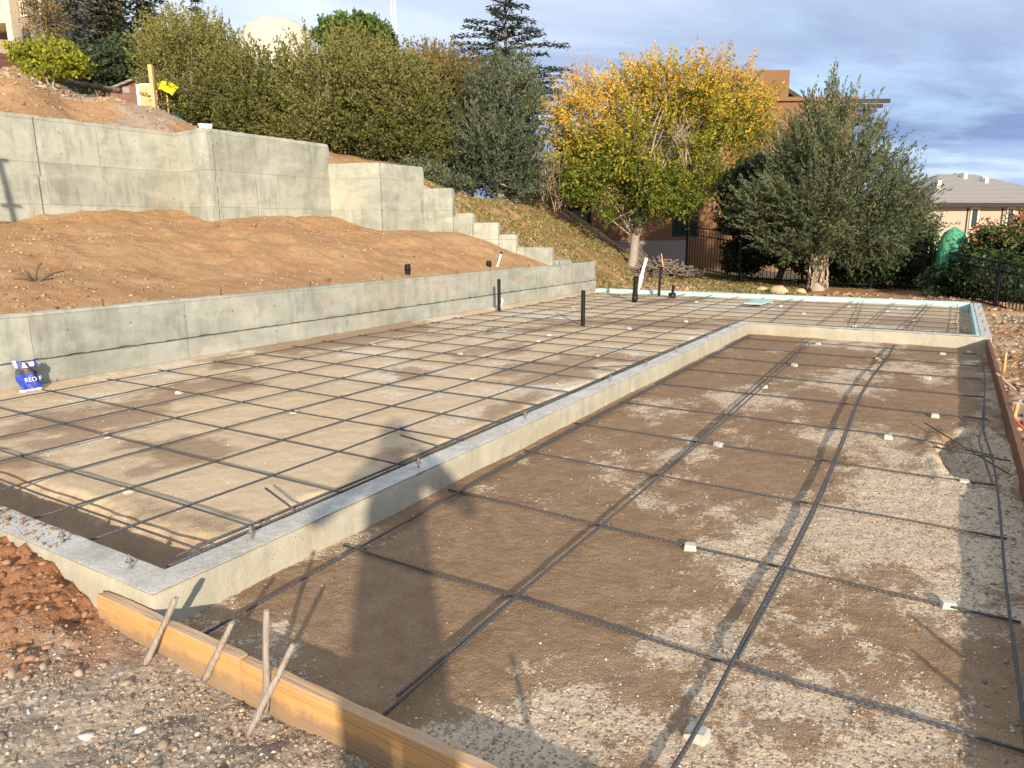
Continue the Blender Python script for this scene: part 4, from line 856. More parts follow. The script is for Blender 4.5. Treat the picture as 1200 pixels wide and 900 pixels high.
# --- olive scrub oaks along the slope
OG = 'olive scrub trees behind the upper wall'
oaks = [([(225, 85, 23, 60, 55, 1.8), (240, 130, 22, 52, 34, 1.4), (195, 65, 24, 32, 38, 1.2), (240, 50, 24, 26, 24, 1)], (240, 150, 22.5), 'olive scrub tree at the left of the row, next to the wooden post', 'l_oak'),
        ([(300, 112, 22, 60, 44, 1.8), (310, 140, 21, 52, 40, 1.4), (268, 78, 23, 28, 30, 1.2), (335, 98, 22, 30, 28, 1)], (300, 165, 21.5), 'olive scrub tree in front of the pale round tank', 'l_oak'),
        ([(390, 105, 21, 62, 52, 1.8), (380, 155, 20, 56, 42, 1.5), (420, 85, 21.5, 45, 34, 1.2), (345, 150, 20.5, 40, 34, 1.2)], (385, 180, 20.5), 'olive scrub tree in the middle of the row, under the round pine', 'l_oak'),
        ([(460, 125, 20.5, 60, 50, 1.7), (470, 168, 20, 55, 40, 1.4), (440, 90, 21, 36, 30, 1.1), (480, 95, 21, 26, 26, 1)], (465, 190, 20.2), 'olive scrub tree at the right of the row, above the shorter wall section', 'l_oak'),
        ([(520, 120, 22.5, 46, 42, 1.5), (505, 90, 24, 34, 26, 1.2), (540, 105, 23.5, 34, 26, 1.2)], (520, 190, 22.5), 'bronze tinted scrub tree between the olive row and the tall juniper', 'l_bronze')]
for oi_, (bl_, bs, lb, lf) in enumerate(oaks):
    OT = (lambda c, z, q=(.10, -.04, .06, -.02, .0)[oi_]: np.clip(.26 + q + .42 * z + RS.uniform(-.18, .18, len(z)), 0, 1))
    tree('scrub_tree', at(*bs), bl_, 1550, 42, .044, lf, 'bark', .07, .4, lb, 'tree', OG, .24, 2.0, 34, .2, OT, .2, 4, 4, (1, 1, 1.1), None, .35, .26, (.6, .8, 1.9, .8))
sb = [(490, 205, 19.8, 35, 22, .8), (530, 222, 19.2, 30, 16, .7), (560, 232, 19.2, 26, 12, .6)]
tree('juniper_bush', at(520, 240, 19.5), sb, 420, 44, .04, 'l_juniper', 'bark', .05, .2, 'low dark juniper bush behind the steps of the wing wall', 'bush', None, .24, 2.4, 12, -.4, jt, .2, 0, 3, None, (.8, .4), .3)
ub_ = [(250, 150, 24.5, 60, 20, .8), (340, 158, 24, 60, 22, .8), (430, 175, 23.5, 60, 24, .8), (510, 190, 23, 50, 24, .8), (560, 222, 23.5, 44, 20, .8), (600, 228, 24, 36, 18, .7)]
tree('thicket', at(390, 190, 24), ub_, 900, 34, .07, 'l_dark', 'bark_dark', .05, .2, 'dark thicket filling the gaps under the olive scrub trees', 'thicket', None, .34, 1.8, 40, 0, lambda c, z: RS.uniform(.1, .6, len(z)), .1, 3, 5, None, None, .1)
# --- conifers
conifer('cedar_tree', 592, 230, -14, 34, 112, 'l_cedar', 'bark_dark', 'tall dark cedar with layered level boughs above the grey green juniper', 13, 10, .14, None, -.03, .6, .38, 9)
conifer('spruce_tree', 75, 90, -60, 33, 34, 'l_bluespruce', 'bark_dark', 'blue grey spruce beside the cream house, behind the lime tree', 20, 9, .15, None, .25, .7, 0, 10)
conifer('fir_tree', 112, 95, -90, 34, 42, 'l_dark', 'bark_dark', 'dark green fir behind the brown shed, left of the pair', 22, 9, .15, 'dark firs on the hill', .3, .7, 0, 11)
conifer('fir_tree', 160, 100, -70, 36, 44, 'l_dark', 'bark_dark', 'dark green fir behind the brown shed, right of the pair', 22, 9, .15, 'dark firs on the hill', .25, .7, 0, 11)
conifer('fir_tree', 228, 80, -6, 38, 26, 'l_dark', 'bark_dark', 'small dark fir tip rising behind the olive scrub, left of the tank', 14, 9, .14, 'dark firs on the hill', .2, .8, 0, 9)
tree('evergreen_bush', at(115, 100, 29), [(120, 80, 29, 38, 22, 1.4), (150, 70, 30, 30, 26, 1.2), (90, 70, 30, 26, 20, 1.0)], 380, 40, .09, 'l_dark', 'bark_dark', .08, .3, 'dense dark evergreen bush between the lime tree and the brown shed', 'bush', None, .34, 2.0, 14, 0, jt, .3, 0, 3, None, (.6, -.2), .3)
tree('bare_tree', at(57, 90, 30), [(55, 25, 30, 22, 34, .9)], 160, 22, .06, 'l_bronze', 'bark', .07, 1.2, 'thin half bare tree in front of the cream house', 'tree', None, .3, 2, 26, 0, None, .1, 5, 2)
pb = [(418, 42, 45, 44, 22, 2.2), (400, 38, 45, 26, 18, 1.6), (440, 52, 45, 26, 16, 1.6), (385, 45, 45, 16, 14, 1)]
tree('round_pine', at(420, 120, 45), pb, 520, 34, .14, 'l_pine', 'bark_pale', .2, 3.2, 'bright green round topped pine behind the olive scrub', 'tree', None, .45, 1.8, 26, -.3, lambda c, z: np.clip(.2 + .5 * z + RS.uniform(-.2, .2, len(z)), 0, 1), .4, 0, 1, (1, 1, .7), (.5, .6), 0)
lb_ = [(58, 72, 21.8, 36, 22, .9), (35, 62, 21.9, 22, 18, .7), (82, 75, 21.7, 20, 17, .7), (62, 55, 21.9, 24, 14, .6)]
tree('lime_tree', at(61, 105, 21.8), lb_, 330, 24, .065, 'l_lime', 'bark', .035, .45, 'small lime yellow tree on the bank above the upper wall', 'tree', None, .18, 1.8, 24, .2, None, .1, 2, 2, None, None, .36)
# --- hedges and shrubs at the right
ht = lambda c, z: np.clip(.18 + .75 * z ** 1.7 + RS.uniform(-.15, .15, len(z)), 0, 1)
hb = [(1055, 268, 18.6, 36, 32, 1.1), (1030, 300, 18.3, 38, 34, 1.1), (1075, 305, 18.2, 28, 36, .9), (1000, 315, 18.8, 34, 26, .9)]
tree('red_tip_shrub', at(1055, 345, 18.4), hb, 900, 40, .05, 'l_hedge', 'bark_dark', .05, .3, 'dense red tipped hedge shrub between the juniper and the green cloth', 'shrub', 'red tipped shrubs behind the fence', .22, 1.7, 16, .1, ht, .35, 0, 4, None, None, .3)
hb = [(1172, 300, 15.6, 38, 36, 1.1), (1200, 285, 15.6, 40, 34, 1.2), (1155, 325, 15.2, 32, 30, .8), (1190, 335, 14.8, 50, 30, 1.0), (1235, 310, 15, 40, 50, 1.2), (1160, 278, 16, 20, 18, .6), (1112, 330, 15.9, 32, 20, .5)]
tree('red_tip_shrub', at(1180, 370, 15), hb, 1150, 40, .05, 'l_hedge', 'bark_dark', .05, .3, 'large red tipped hedge shrub at the right edge in front of the grey roofed house', 'shrub', 'red tipped shrubs behind the fence', .2, 1.7, 16, .1, ht, .35, 0, 4, None, None, .3)
db = [(880, 225, 20.5, 34, 36, 1.0), (870, 255, 20.3, 28, 24, .9), (915, 285, 20.4, 36, 26, .9), (960, 300, 20.5, 40, 24, .9), (1000, 300, 20.5, 30, 28, .9), (895, 205, 20.8, 26, 24, .8), (880, 300, 21.2, 40, 22, .8)]
tree('dark_shrub', at(905, 318, 20.5), db, 700, 38, .075, 'l_dark', 'bark_dark', .07, .4, 'dark evergreen shrub mass behind the black fence, left of the juniper trunk', 'shrub', None, .26, 1.9, 20, 0, lambda c, z: RS.uniform(.1, .5, len(z)), .3, 0, 4, None, None, .2)
tree('far_tree', at(1125, 235, 62), [(1122, 213, 62, 14, 6, 1.5)], 60, 30, .2, 'l_lime', 'bark_dark', .15, 1, 'distant yellow green treetop behind the grey roof', 'tree', None, .5, 1.5, 6, 0, None, .2, 0)

# ------------------------------------------------------------------ dry leaves and grass on the bank (stuff)
def bank_w(x, y): return (is_behind(x, y) | (x > -7.2)) * sstep(13.3, 14.2, y) * sstep(.30, .5, fbm(x * 1.4, y * 1.4, 0, 3, 140))
n = 20000; x = RS.uniform(-13, -4.5, n); y = RS.uniform(13.3, 24, n); k = (RS.rand(n) < bank_w(x, y)) & (x < -6.6 + .9 * (y > 17.2) * (y - 17.2)); x, y = x[k], y[k]
cc = np.stack([x, y, ground_z(x, y) + .01], 1); V, Fc, tn = leaves(cc, np.full(len(x), .03), 1, .05, 1.3, 0, None, (1, 1, .5), .5)
M['l_litter'] = leafmat('leaf_litter', [(0, (.15, .08, .035)), (.5, (.30, .19, .08)), (1, (.50, .37, .17))], .1)
me = mesh_np('fallen_leaves', V, Fc, False, None, dict(tint=tn)); tag(link('fallen_leaves', me, M['l_litter']), 'dry fallen leaves littering the grassy bank under the autumn tree', kind='stuff')
n = 26000; x = RS.uniform(-12, -3.0, n); y = RS.uniform(13.4, 23, n); k = (RS.rand(n) < .75 * bank_w(x, y)) & ((x < -6.2) | (y > 17.4)); x, y = x[k], y[k]
cc = np.stack([x, y, ground_z(x, y) + .02], 1); V, Fc, tn = leaves(cc, np.full(len(x), .02), 2, .035, 2.6, 0, None, (1, 1, .5), .5, (0, 1.2))
M['l_grass'] = leafmat('sparse_grass', [(0, (.11, .11, .035)), (.5, (.21, .185, .065)), (1, (.38, .32, .15))], .2)
me = mesh_np('grass', V, Fc, False, None, dict(tint=tn)); tag(link('grass', me, M['l_grass']), 'sparse yellow green grass on the bank beyond the low wall', kind='stuff')

# ------------------------------------------------------------------ brush pile
M['brush'] = wood('cut_branches', (.17, .13, .10), (.26, .21, .16), (.07, .05, .04), 2, 2.2, False)
bp = np.array(at(775, 312, 21.0)); bp[2] = float(ground_z(bp[0], bp[1])); b = MB()
rv = np.array([R[0, 0], R[1, 0], 0]); fv = np.array([FWD[0], FWD[1], 0]); fv /= np.linalg.norm(fv)
for k in range(420):
    u = RS.normal() * .48; v_ = RS.normal() * .4; hh = max(0, .48 * math.exp(-(u / .9) ** 2) - .25 * abs(v_)) * RS.rand()
    c = rv * u + fv * v_ + np.array([0, 0, hh + .03]); a = RS.normal(size=3) * np.array([1, 1, .4]); a /= np.linalg.norm(a); L = RS.uniform(.15, .55)
    b.tube([c - a * L * .5, c + RS.normal(size=3) * .03, c + a * L * .5], [.018 * RS.uniform(.4, 1.3)] * 3, 5)
o = b.build('brush_pile', M['brush']); o.location = tuple(bp); tag(o, 'pile of cut grey branches beside the autumn tree trunk', 'brush pile')
p = at(779, 322, 20.5); q = at(775, 297, 20.5); stake((p[0], p[1], p[2] - .1), q, .02, 'thin pale stake leaning in front of the brush pile', 'post')
# short logs at the foot of the autumn tree
p = np.array(at(757, 312, 21)); p[2] = float(ground_z(p[0], p[1])) + .05; b = MB(); b.tube([(0, 0, 0), tuple(rv * .5 + np.array([0, 0, -.03]))], .06, 9); o = b.build('log', M['bark_pale']); o.location = tuple(p); tag(o, 'short pale log lying at the foot of the autumn tree', 'log')

# ------------------------------------------------------------------ fence
fn = empty('metal_fence', at(866, 333, 20), 'black metal picket fence running from the orange house to the right edge', 'fence'); FL = np.array(fn.location)
pts = [(804, 319, 22.0, 1.45), (866, 333, 20.2, 1.45), (945, 339, 19.0, 1.4), (1020, 342, 18.0, 1.35), (1078, 346, 17.4, 1.3), (1105, 350, 16.4, 1.1), (1165, 366, 13.9, 1.0), (1240, 388, 12.0, 1.0)]
PW = []
for px, py, d, hh in pts:
    p = np.array(at(px, py, d)); PW.append((p, hh))
for i, ((p, hp), (q, hq)) in enumerate(zip(PW[:-1], PW[1:])):
    L = np.linalg.norm(q[:2] - p[:2]); n = max(3, int(L / .11)); b = MB()
    for k in range(1, n):
        c = p + (q - p) * k / n; hh = hp + (hq - hp) * k / n; b.tube([c - FL + (0, 0, .05), c - FL + (0, 0, hh)], .009, 4)
    for z in (.14, .80, .96):
        b.tube([p - FL + (0, 0, z * hp), q - FL + (0, 0, z * hq)], .017, 4)
    oo = bpy.data.objects.new('fence_panel', b.mesh('fence_panel')); oo.data.materials.append(M['iron']); C.objects.link(oo); oo.parent = fn
for i, (p, hh) in enumerate(PW):
    b = MB(); c = p - FL; b.box(c[0] - .035, c[0] + .035, c[1] - .035, c[1] + .035, c[2] - .1, c[2] + hh + .06); b.box(c[0] - .045, c[0] + .045, c[1] - .045, c[1] + .045, c[2] + hh + .063, c[2] + hh + .085)
    oo = bpy.data.objects.new('post', b.mesh('post')); oo.data.materials.append(M['iron']); C.objects.link(oo); oo.parent = fn

# ------------------------------------------------------------------ houses
def stucco(name, c, sc=30):
    t = NT(name); n = t.noise(.9, 5, .6); f = t.noise(sc, 5, .7); t.col(t.mix(n, tuple(x * .88 for x in c), tuple(min(1, x * 1.08) for x in c))).rough(.95); t.bump(f, .01, .6); return t.m
M['orange'] = stucco('orange_stucco', (.215, .12, .06)); M['greybase'] = stucco('grey_plaster', (.30, .265, .25)); M['tanst'] = stucco('tan_stucco', (.42, .35, .27)); M['cream'] = stucco('cream_stucco', (.68, .58, .42)); M['stoneclad'] = stucco('stone_cladding', (.28, .22, .17), 6)
M['brownwood'] = plain('dark_brown_timber', (.045, .035, .03), .7, 0, .3); M['trimw'] = plain('pale_trim', (.62, .56, .46), .7, 0, .08)
t = NT('window_glass'); t.col((.03, .04, .04)).rough(.08); t.b.inputs['Specular IOR Level'].default_value = .7; M['glass'] = t.m
t = NT('roof_shingle'); P_ = t.pos(); n = t.noise(6, 5, .7); w = t.n('ShaderNodeTexWave'); w.bands_direction = 'Z'; t.l(P_, w.inputs[0]); w.inputs['Scale'].default_value = 3.2; w.inputs['Distortion'].default_value = 1.0
t.col(t.mix(n, (.20, .185, .165), (.36, .34, .31))).rough(.9); t.bump(t.math('ADD', w.outputs['Fac'], n), .05, .8); M['shingle'] = t.m
M['shed'] = plain('brown_board_siding', (.20, .115, .085), .85, 0, .2, 4); M['tank'] = plain('cream_tank_paint', (.47, .44, .365), .8, 0, .06, 1)
class Frame:
    """local frame: u to the right, v away, z up, origin on the ground"""
    def __init__(s, o, deg=0):
        a = math.atan2(R[1, 0], R[0, 0]) + math.radians(deg); s.o = np.array(o, float); s.u = np.array([math.cos(a), math.sin(a), 0]); s.v = np.array([-math.sin(a), math.cos(a), 0])
    def __call__(s, p): return s.u * p[0] + s.v * p[1] + np.array([0, 0, p[2]])
def part(name, mb, m, e):
    o = bpy.data.objects.new(name, mb.mesh(name)); o.data.materials.append(M[m]); C.objects.link(o); o.parent = e; return o
def sub(name, mb, m, p):
    return part(name, mb, m, p)
def window(fr, e, u0, u1, z0, z1, v=-.03, frame='trimw', fw=.09, mull=True, head=None):
    b = MB(); b.box(u0, u1, v - .03, v + .04, z0, z0 + fw, fr).box(u0, u1, v - .03, v + .04, z1 - fw, z1, fr).box(u0, u0 + fw, v - .028, v + .038, z0 + fw, z1 - fw, fr).box(u1 - fw, u1, v - .028, v + .038, z0 + fw, z1 - fw, fr)
    if mull: m_ = (u0 + u1) / 2; b.box(m_ - .025, m_ + .025, v - .02, v + .03, z0 + fw, z1 - fw, fr)
    w_ = part('window', b, frame, e); g_ = MB(); g_.box(u0 + fw, u1 - fw, v + .002, v + .012, z0 + fw, z1 - fw, fr); sub('pane', g_, 'glass', w_)
    return w_
# orange house
d0 = 27.0; o_ = np.array(at(748, 305, d0)); o_[2] = .2; fr_ = Frame(o_, 0)
hs = empty('orange_house', tuple(o_), 'orange brown stucco house with dark rooftop pergola behind the autumn tree', 'house')
pxu = lambda px: (px - 748) / F * d0
zz = lambda py: CZ + d0 * (-.2094 + .9778 * (450 - py) / F) - o_[2]
# walls are split round the openings
b = MB(); U0, U1, UD0, UD1, UW0, UW1 = pxu(600), pxu(978), pxu(665), pxu(692), pxu(786), pxu(816); zt = zz(128); zl = zz(196)
zd = zz(243); zw0, zw1 = zz(279), zz(240); zb = zz(283)
US = pxu(780); b.box(U0, UD0, 0, .3, -.6, zl, fr_).box(UD0, UD1, 0, .3, zd, zl, fr_).box(UD1, US, 0, .3, zb, zl, fr_).box(US, UW0, 0, .3, zb, zt, fr_).box(UW0, UW1, 0, .3, zw1, zt, fr_).box(UW0, UW1, 0, .3, zb, zw0, fr_).box(UW1, U1, 0, .3, zb, zt, fr_)
b.box(U1, U1 + .3, 0, 8, -.6, zt, fr_).box(U0 - .3, U0, 0, 8, -.6, zl, fr_).box(US, U1, 7.7, 8, -.6, zt, fr_).box(US, US + .3, .3, 7.7, zl, zt, fr_)
part('wall', b, 'orange', hs)
b = MB(); b.box(UD1, pxu(806), -.05, .3, -.8, zb - .003, fr_); part('base_wall', b, 'greybase', hs)
b = MB(); b.box(pxu(806) + .003, U1, -.02, .3, -.8, zb - .003, fr_); part('wall', b, 'orange', hs)
b = MB(); b.box(pxu(835), pxu(914), .32, 4.5, zt + .003, zz(92), fr_); part('roof_block', b, 'orange', hs)
b = MB(); b.box(US - .05, U1 + .35, -.12, 8.1, zt + .001, zt + .14, fr_).box(U0 - .3, US - .053, -.15, 8.1, zl + .001, zl + .14, fr_); rf = part('roof', b, 'orange', hs)
b = MB(); u0, u1 = pxu(913), pxu(936); b.add([fr_(p) for p in ((u0, .4, zz(110)), (u1, .4, zz(124)), (u1, .4, zz(129)), (u0, .4, zz(115)), (u0, 3, zz(110)), (u1, 3, zz(124)), (u1, 3, zz(129)), (u0, 3, zz(115)))], [(0, 1, 2, 3), (7, 6, 5, 4), (0, 4, 5, 1), (3, 2, 6, 7), (0, 3, 7, 4), (1, 5, 6, 2)]); part('sloped_roof', b, 'brownwood', hs)
window(fr_, hs, UW0, UW1, zw0, zw1, .05, 'brownwood', .07)
b = MB(); b.box(UW0 - .12, UW1 + .12, -.10, .02, zw1 + .003, zw1 + .32, fr_); part('lintel', b, 'brownwood', hs)
b = MB(); b.box(UD0, UD1, .1, .16, -.3, zd, fr_); dr = part('door', b, 'brownwood', hs); b = MB(); b.box(UD0 + .15, UD1 - .15, .085, .098, .3, zd - .15, fr_); sub('pane', b, 'glass', dr)
b = MB(); u_ = pxu(652); b.box(u_ - .12, u_ + .12, -1.4, -1.16, -.4, zl - .5, fr_); part('porch_post', b, 'brownwood', hs)
# pergola
pe = MB(); a0, a1 = pxu(955), pxu(1016); zp = zz(133)
for k in range(7): vv = -.6 + k * .75; pe.box(a0, a1 + .12 * k, vv, vv + .09, zp - .05 * k, zp + .13 - .05 * k, fr_)
for uu in (a0 + .4, (a0 + a1) / 2, a1 - .7): pe.box(uu, uu + .14, -.5, 4.2, zp - .62, zp - .48, fr_)
for uu in (a0 + .4, a1 - .7):
    for vv in (-.3, 3.6): pe.box(uu - .02, uu + .16, vv, vv + .18, zt - .2, zp - .622, fr_)
part('pergola', pe, 'brownwood', hs)
# right house
d1 = 46.0; o_ = np.array(at(1150, 275, d1)); o_[2] = -1.0; f1 = Frame(o_, 12)
h2 = empty('grey_roof_house', tuple(o_), 'tan stucco house with low grey shingle roof at the right edge', 'house')
pu = lambda px: (px - 1150) / F * d1; z2 = lambda py: CZ + d1 * (-.2094 + .9778 * (450 - py) / F) - o_[2]
ze = z2(243); b = MB(); b.box(pu(1072), pu(1290), 0, 9, -.5, ze, f1); part('wall', b, 'tanst', h2)
b = MB(); ua, ub, va, vb = pu(1062), pu(1300), -.8, 9.8; zr = z2(203); zr2 = z2(206)
V = [(ua, va, ze), (ub, va, ze), (ub, vb, ze), (ua, vb, ze), (ua + 5.2, 4.5, zr), (ub - 5, 4.5, zr)]
b.add([f1(p) for p in V], [(0, 1, 5, 4), (1, 2, 5), (2, 3, 4, 5), (3, 0, 4)]); b.add([f1((x, y, z - .02)) for x, y, z in V[:4]], [(3, 2, 1, 0)])
rf = part('roof', b, 'shingle', h2)
for (uu, vv, hh) in ((pu(1108), 1.6, .28), (pu(1122), 2.4, .3), (pu(1178), 3.6, .4), (pu(1196), 2.8, .35), (pu(1203), 3.4, .25)):
    b = MB(); b.box(uu, uu + .3, vv, vv + .3, ze + (zr - ze) * (vv + .8) / 5.3 - .1, ze + (zr - ze) * (vv + .8) / 5.3 + hh, f1); sub('roof_vent', b, 'trimw', rf)
b = MB(); b.box(ua, ub, va - .04, va, ze - .22, ze + .03, f1); part('gutter', b, 'brownwood', h2)
for (p0, p1) in ((1130, 1142), (1180, 1191), (1212, 1224)):
    zw = z2(272), z2(247); window(f1, h2, pu(p0), pu(p1), zw[0], zw[1], -.06, 'trimw', .12, False)
b = MB(); b.box(pu(1126), pu(1127.5), -.05, 0, 0, ze - .25, f1).box(pu(1174), pu(1175.5), -.05, 0, 0, ze - .25, f1); part('downpipe', b, 'brownwood', h2)
# cream house upper left
d2 = 44.0; o_ = np.array(at(20, 60, d2)); f2 = Frame(o_, -6); h3 = empty('cream_house', tuple(o_), 'cream stucco house with stone corner on the hilltop at the left edge', 'house')
pu = lambda px: (px - 20) / F * d2; z3 = lambda py: CZ + d2 * (-.2094 + .9778 * (450 - py) / F) - o_[2]
b = MB(); b.box(pu(-60), pu(18), 0, 8, z3(24), z3(-60), f2).box(pu(11), pu(18), -.02, .8, z3(60), z3(24) - .003, f2); part('wall', b, 'cream', h3)
b = MB(); b.box(pu(18) + .003, pu(50), .8, 9, z3(70), z3(-60), f2).box(pu(-60), pu(11) - .003, 2.2, 8, z3(60), z3(24) - .01, f2); part('stone_wall', b, 'stoneclad', h3)
b = MB(); b.box(pu(43), pu(50), .7, .797, z3(60), z3(-60), f2); part('corner_trim', b, 'cream', h3)
window(f2, h3, pu(-12), pu(8), z3(9), z3(-20), -.05, 'trimw', .12, True); window(f2, h3, pu(20), pu(28), z3(14), z3(-3), .74, 'trimw', .08, True); window(f2, h3, pu(19), pu(28), z3(45), z3(27), .74, 'brownwood', .08, False)
b = MB(); b.box(pu(-70), pu(56), -.6, 9.5, z3(-60) + .003, z3(-66), f2); part('roof', b, 'shingle', h3)
# shed
d3 = 27.0; o_ = np.array(at(153, 112, d3)); o_[2] = float(ground_z(o_[0], o_[1])) - .1; f3 = Frame(o_, 8); sh = empty('garden_shed', tuple(o_), 'small brown gabled shed on the hill behind the soil mound', 'shed')
pu = lambda px: (px - 153) / F * d3; z4 = lambda py: CZ + d3 * (-.2094 + .9778 * (450 - py) / F) - o_[2]
b = MB(); zl, zr_, zk = z4(104), z4(98), z4(87); ua, uk, ub = pu(131), pu(173), pu(188)
b.add([f3(p) for p in ((ua, 0, -.5), (ub, 0, -.5), (ub, 0, z4(95)), (uk, 0, zk), (ua, 0, zl), (ua, 2.6, -.5), (ub, 2.6, -.5), (ub, 2.6, z4(95)), (uk, 2.6, zk), (ua, 2.6, zl))], [(0, 1, 2, 3, 4), (9, 8, 7, 6, 5), (0, 4, 9, 5), (1, 6, 7, 2)]); part('wall', b, 'shed', sh)
b = MB(); th_ = .09
for (a_, za, c_, zc) in ((ua - .12, zl - .06, uk, zk), (uk + .002, zk, ub + .1, z4(95) - .06)):
    b.add([f3(p) for p in ((a_, -.2, za + .01), (c_, -.2, zc + .01), (c_, -.2, zc + th_), (a_, -.2, za + th_), (a_, 2.8, za + .01), (c_, 2.8, zc + .01), (c_, 2.8, zc + th_), (a_, 2.8, za + th_))], [(0, 1, 2, 3), (7, 6, 5, 4), (0, 4, 5, 1), (3, 2, 6, 7), (0, 3, 7, 4), (1, 5, 6, 2)])
part('roof', b, 'shingle', sh)
b = MB(); b.box(pu(145), pu(153), -.03, -.003, z4(106), z4(99), f3); part('sign_panel', b, 'greybase', sh)
# post, panel, yellow cloth, bin by the mound
p = np.array(at(181, 122, 20.5)); p[2] = float(ground_z(p[0], p[1])) - .1; q = at(181, 78, 20.5); b = MB(); b.box(-.055, .055, -.055, .055, 0, q[2] - p[2]); o = b.build('wooden_post', M['post']); o.location = tuple(p); o.rotation_euler = (0, 0, .5); tag(o, 'square new timber post standing on the mound before the shed', 'post')
p = np.array(at(174, 120, 21.5)); zg = float(ground_z(p[0], p[1])); fp = Frame((p[0], p[1], zg), 10); e = empty('plywood_panel', (p[0], p[1], zg), 'white framed plywood panel leaning behind the timber post', 'panel'); zt_ = at(174, 101, 21.5)[2] - zg
b = MB(); b.box(-.2, .28, 0, .04, -.1, zt_, fp); part('panel', b, 'post', e); b = MB(); b.box(-.30, -.203, -.02, .05, -.1, zt_ + .02, fp).box(-.2, .28, -.015, .045, zt_ + .002, zt_ + .05, fp); part('frame', b, 'white', e)
M['yellow'] = plain('yellow_cloth', (.85, .78, .02), .6, 0, .08); M['green_c'] = plain('green_plastic', (.01, .06, .04), .5)
p = np.array(at(195, 104, 21)); e = empty('yellow_umbrella', tuple(p), 'bright yellow cloth canopy right of the timber post', 'canopy'); fy = Frame((0, 0, 0), 0); b = MB(); V = []
for i in range(9):
    for j in range(7): u = -.27 + .54 * i / 8; v_ = -.3 + .6 * j / 6; V.append(fy((u * 1.05, v_, .12 - .9 * (u + .05) ** 2 + .55 * v_ - .35 * v_ ** 2 - .26 * u + .02 * math.sin(i * 2 + j))))
b.add(V, [(i * 7 + j, (i + 1) * 7 + j, (i + 1) * 7 + j + 1, i * 7 + j + 1) for i in range(8) for j in range(6)], True); cnp = part('canopy_cloth', b, 'yellow', e)
sd = cnp.modifiers.new('s', 'SOLIDIFY'); sd.thickness = .01
zg = float(ground_z(p[0], p[1])) - p[2]; b = MB(); b.tube([(0, 0, zg - .05), (0, 0, .15)], .025, 8); part('pole', b, 'post', e)
p = np.array(at(206, 128, 20.6)); p[2] = float(ground_z(p[0], p[1])) - .3; b = MB(); b.tube([(0, 0, -.1), (0, 0, .12), (0, 0, .45), (0, 0, .5), (0, 0, .56)], [.14, .16, .19, .20, .10], 14); o = b.build('green_bin', M['green_c']); o.location = tuple(p); tag(o, 'dark green plastic bin half hidden behind the mound', 'bin')
p = np.array(at(241, 150, 15.2)); e = empty('white_crate', (p[0], p[1], 3.0), 'white plastic crate behind the corner of the upper wall', 'crate'); fy = Frame((0, 0, 0), 20); z_t = at(241, 146, 15.2)[2] - 3.0; b = MB(); b.box(-.12, .12, -.1, .1, -.6, z_t - .04, fy); part('body', b, 'white', e); b = MB(); b.box(-.14, .14, -.12, .12, z_t - .037, z_t, fy); part('rim', b, 'white', e)
# timber edging along the bank
b = MB()
for k in range(9):
    p = np.array(at(-20 + k * 18, 80 + 3.0 * k, 24)); q = np.array(at(-2 + k * 18, 82.6 + 3.0 * k, 24)); b.tube([p, q], .10, 6)
tag(b.build('timber_edging', M['bark_dark']), 'dark timber edging along the top of the gravel bank at upper left', 'edging')
b = MB()
for k in range(4):
    p = np.array(at(-20, 62 + k * 6, 29 - k)); q = np.array(at(34 - k * 3, 72 + k * 5, 29 - k)); b.tube([p, q], .14, 6)
M['redwood'] = plain('dark_red_timber', (.10, .045, .035), .8, 0, .3); tag(b.build('timber_terrace', M['redwood']), 'dark red terrace timbers below the cream house', 'edging')
# water tank and mast
c = np.array(at(327, 72, 85)); rr = 43 / F * 85; e = empty('water_tank', tuple(c), 'pale cream domed water tank behind the olive scrub', 'tank'); b = MB()
prof = [(rr, -6), (rr, 2.4), (rr * .97, 2.75), (rr * .85, 3.5), (rr * .6, 4.25), (rr * .3, 4.6), (0.01, 4.7)]; N_ = 40; V = [(r_ * math.cos(2 * PI * k / N_), r_ * math.sin(2 * PI * k / N_), z) for r_, z in prof for k in range(N_)]
b.add(V, [(i * N_ + k, i * N_ + (k + 1) % N_, (i + 1) * N_ + (k + 1) % N_, (i + 1) * N_ + k) for i in range(len(prof) - 1) for k in range(N_)], True); part('shell', b, 'tank', e)
c = np.array(at(463, 60, 70)); b = MB(); zt_ = at(463, -20, 70)[2] - c[2]
for k in range(3): a = 2 * PI * k / 3; b.tube([(.25 * math.cos(a), .25 * math.sin(a), -6), (.25 * math.cos(a), .25 * math.sin(a), zt_)], .035, 5)
for i in range(16):
    z0 = zt_ * i / 16; 
    for k in range(3): a = 2 * PI * k / 3; a2 = 2 * PI * (k + 1) / 3; b.tube([(.25 * math.cos(a), .25 * math.sin(a), z0), (.25 * math.cos(a2), .25 * math.sin(a2), z0 + zt_ / 16)], .02, 4)
o = b.build('radio_mast', M['pvc']); o.location = tuple(c); tag(o, 'thin white lattice radio mast above the olive scrub', 'mast')
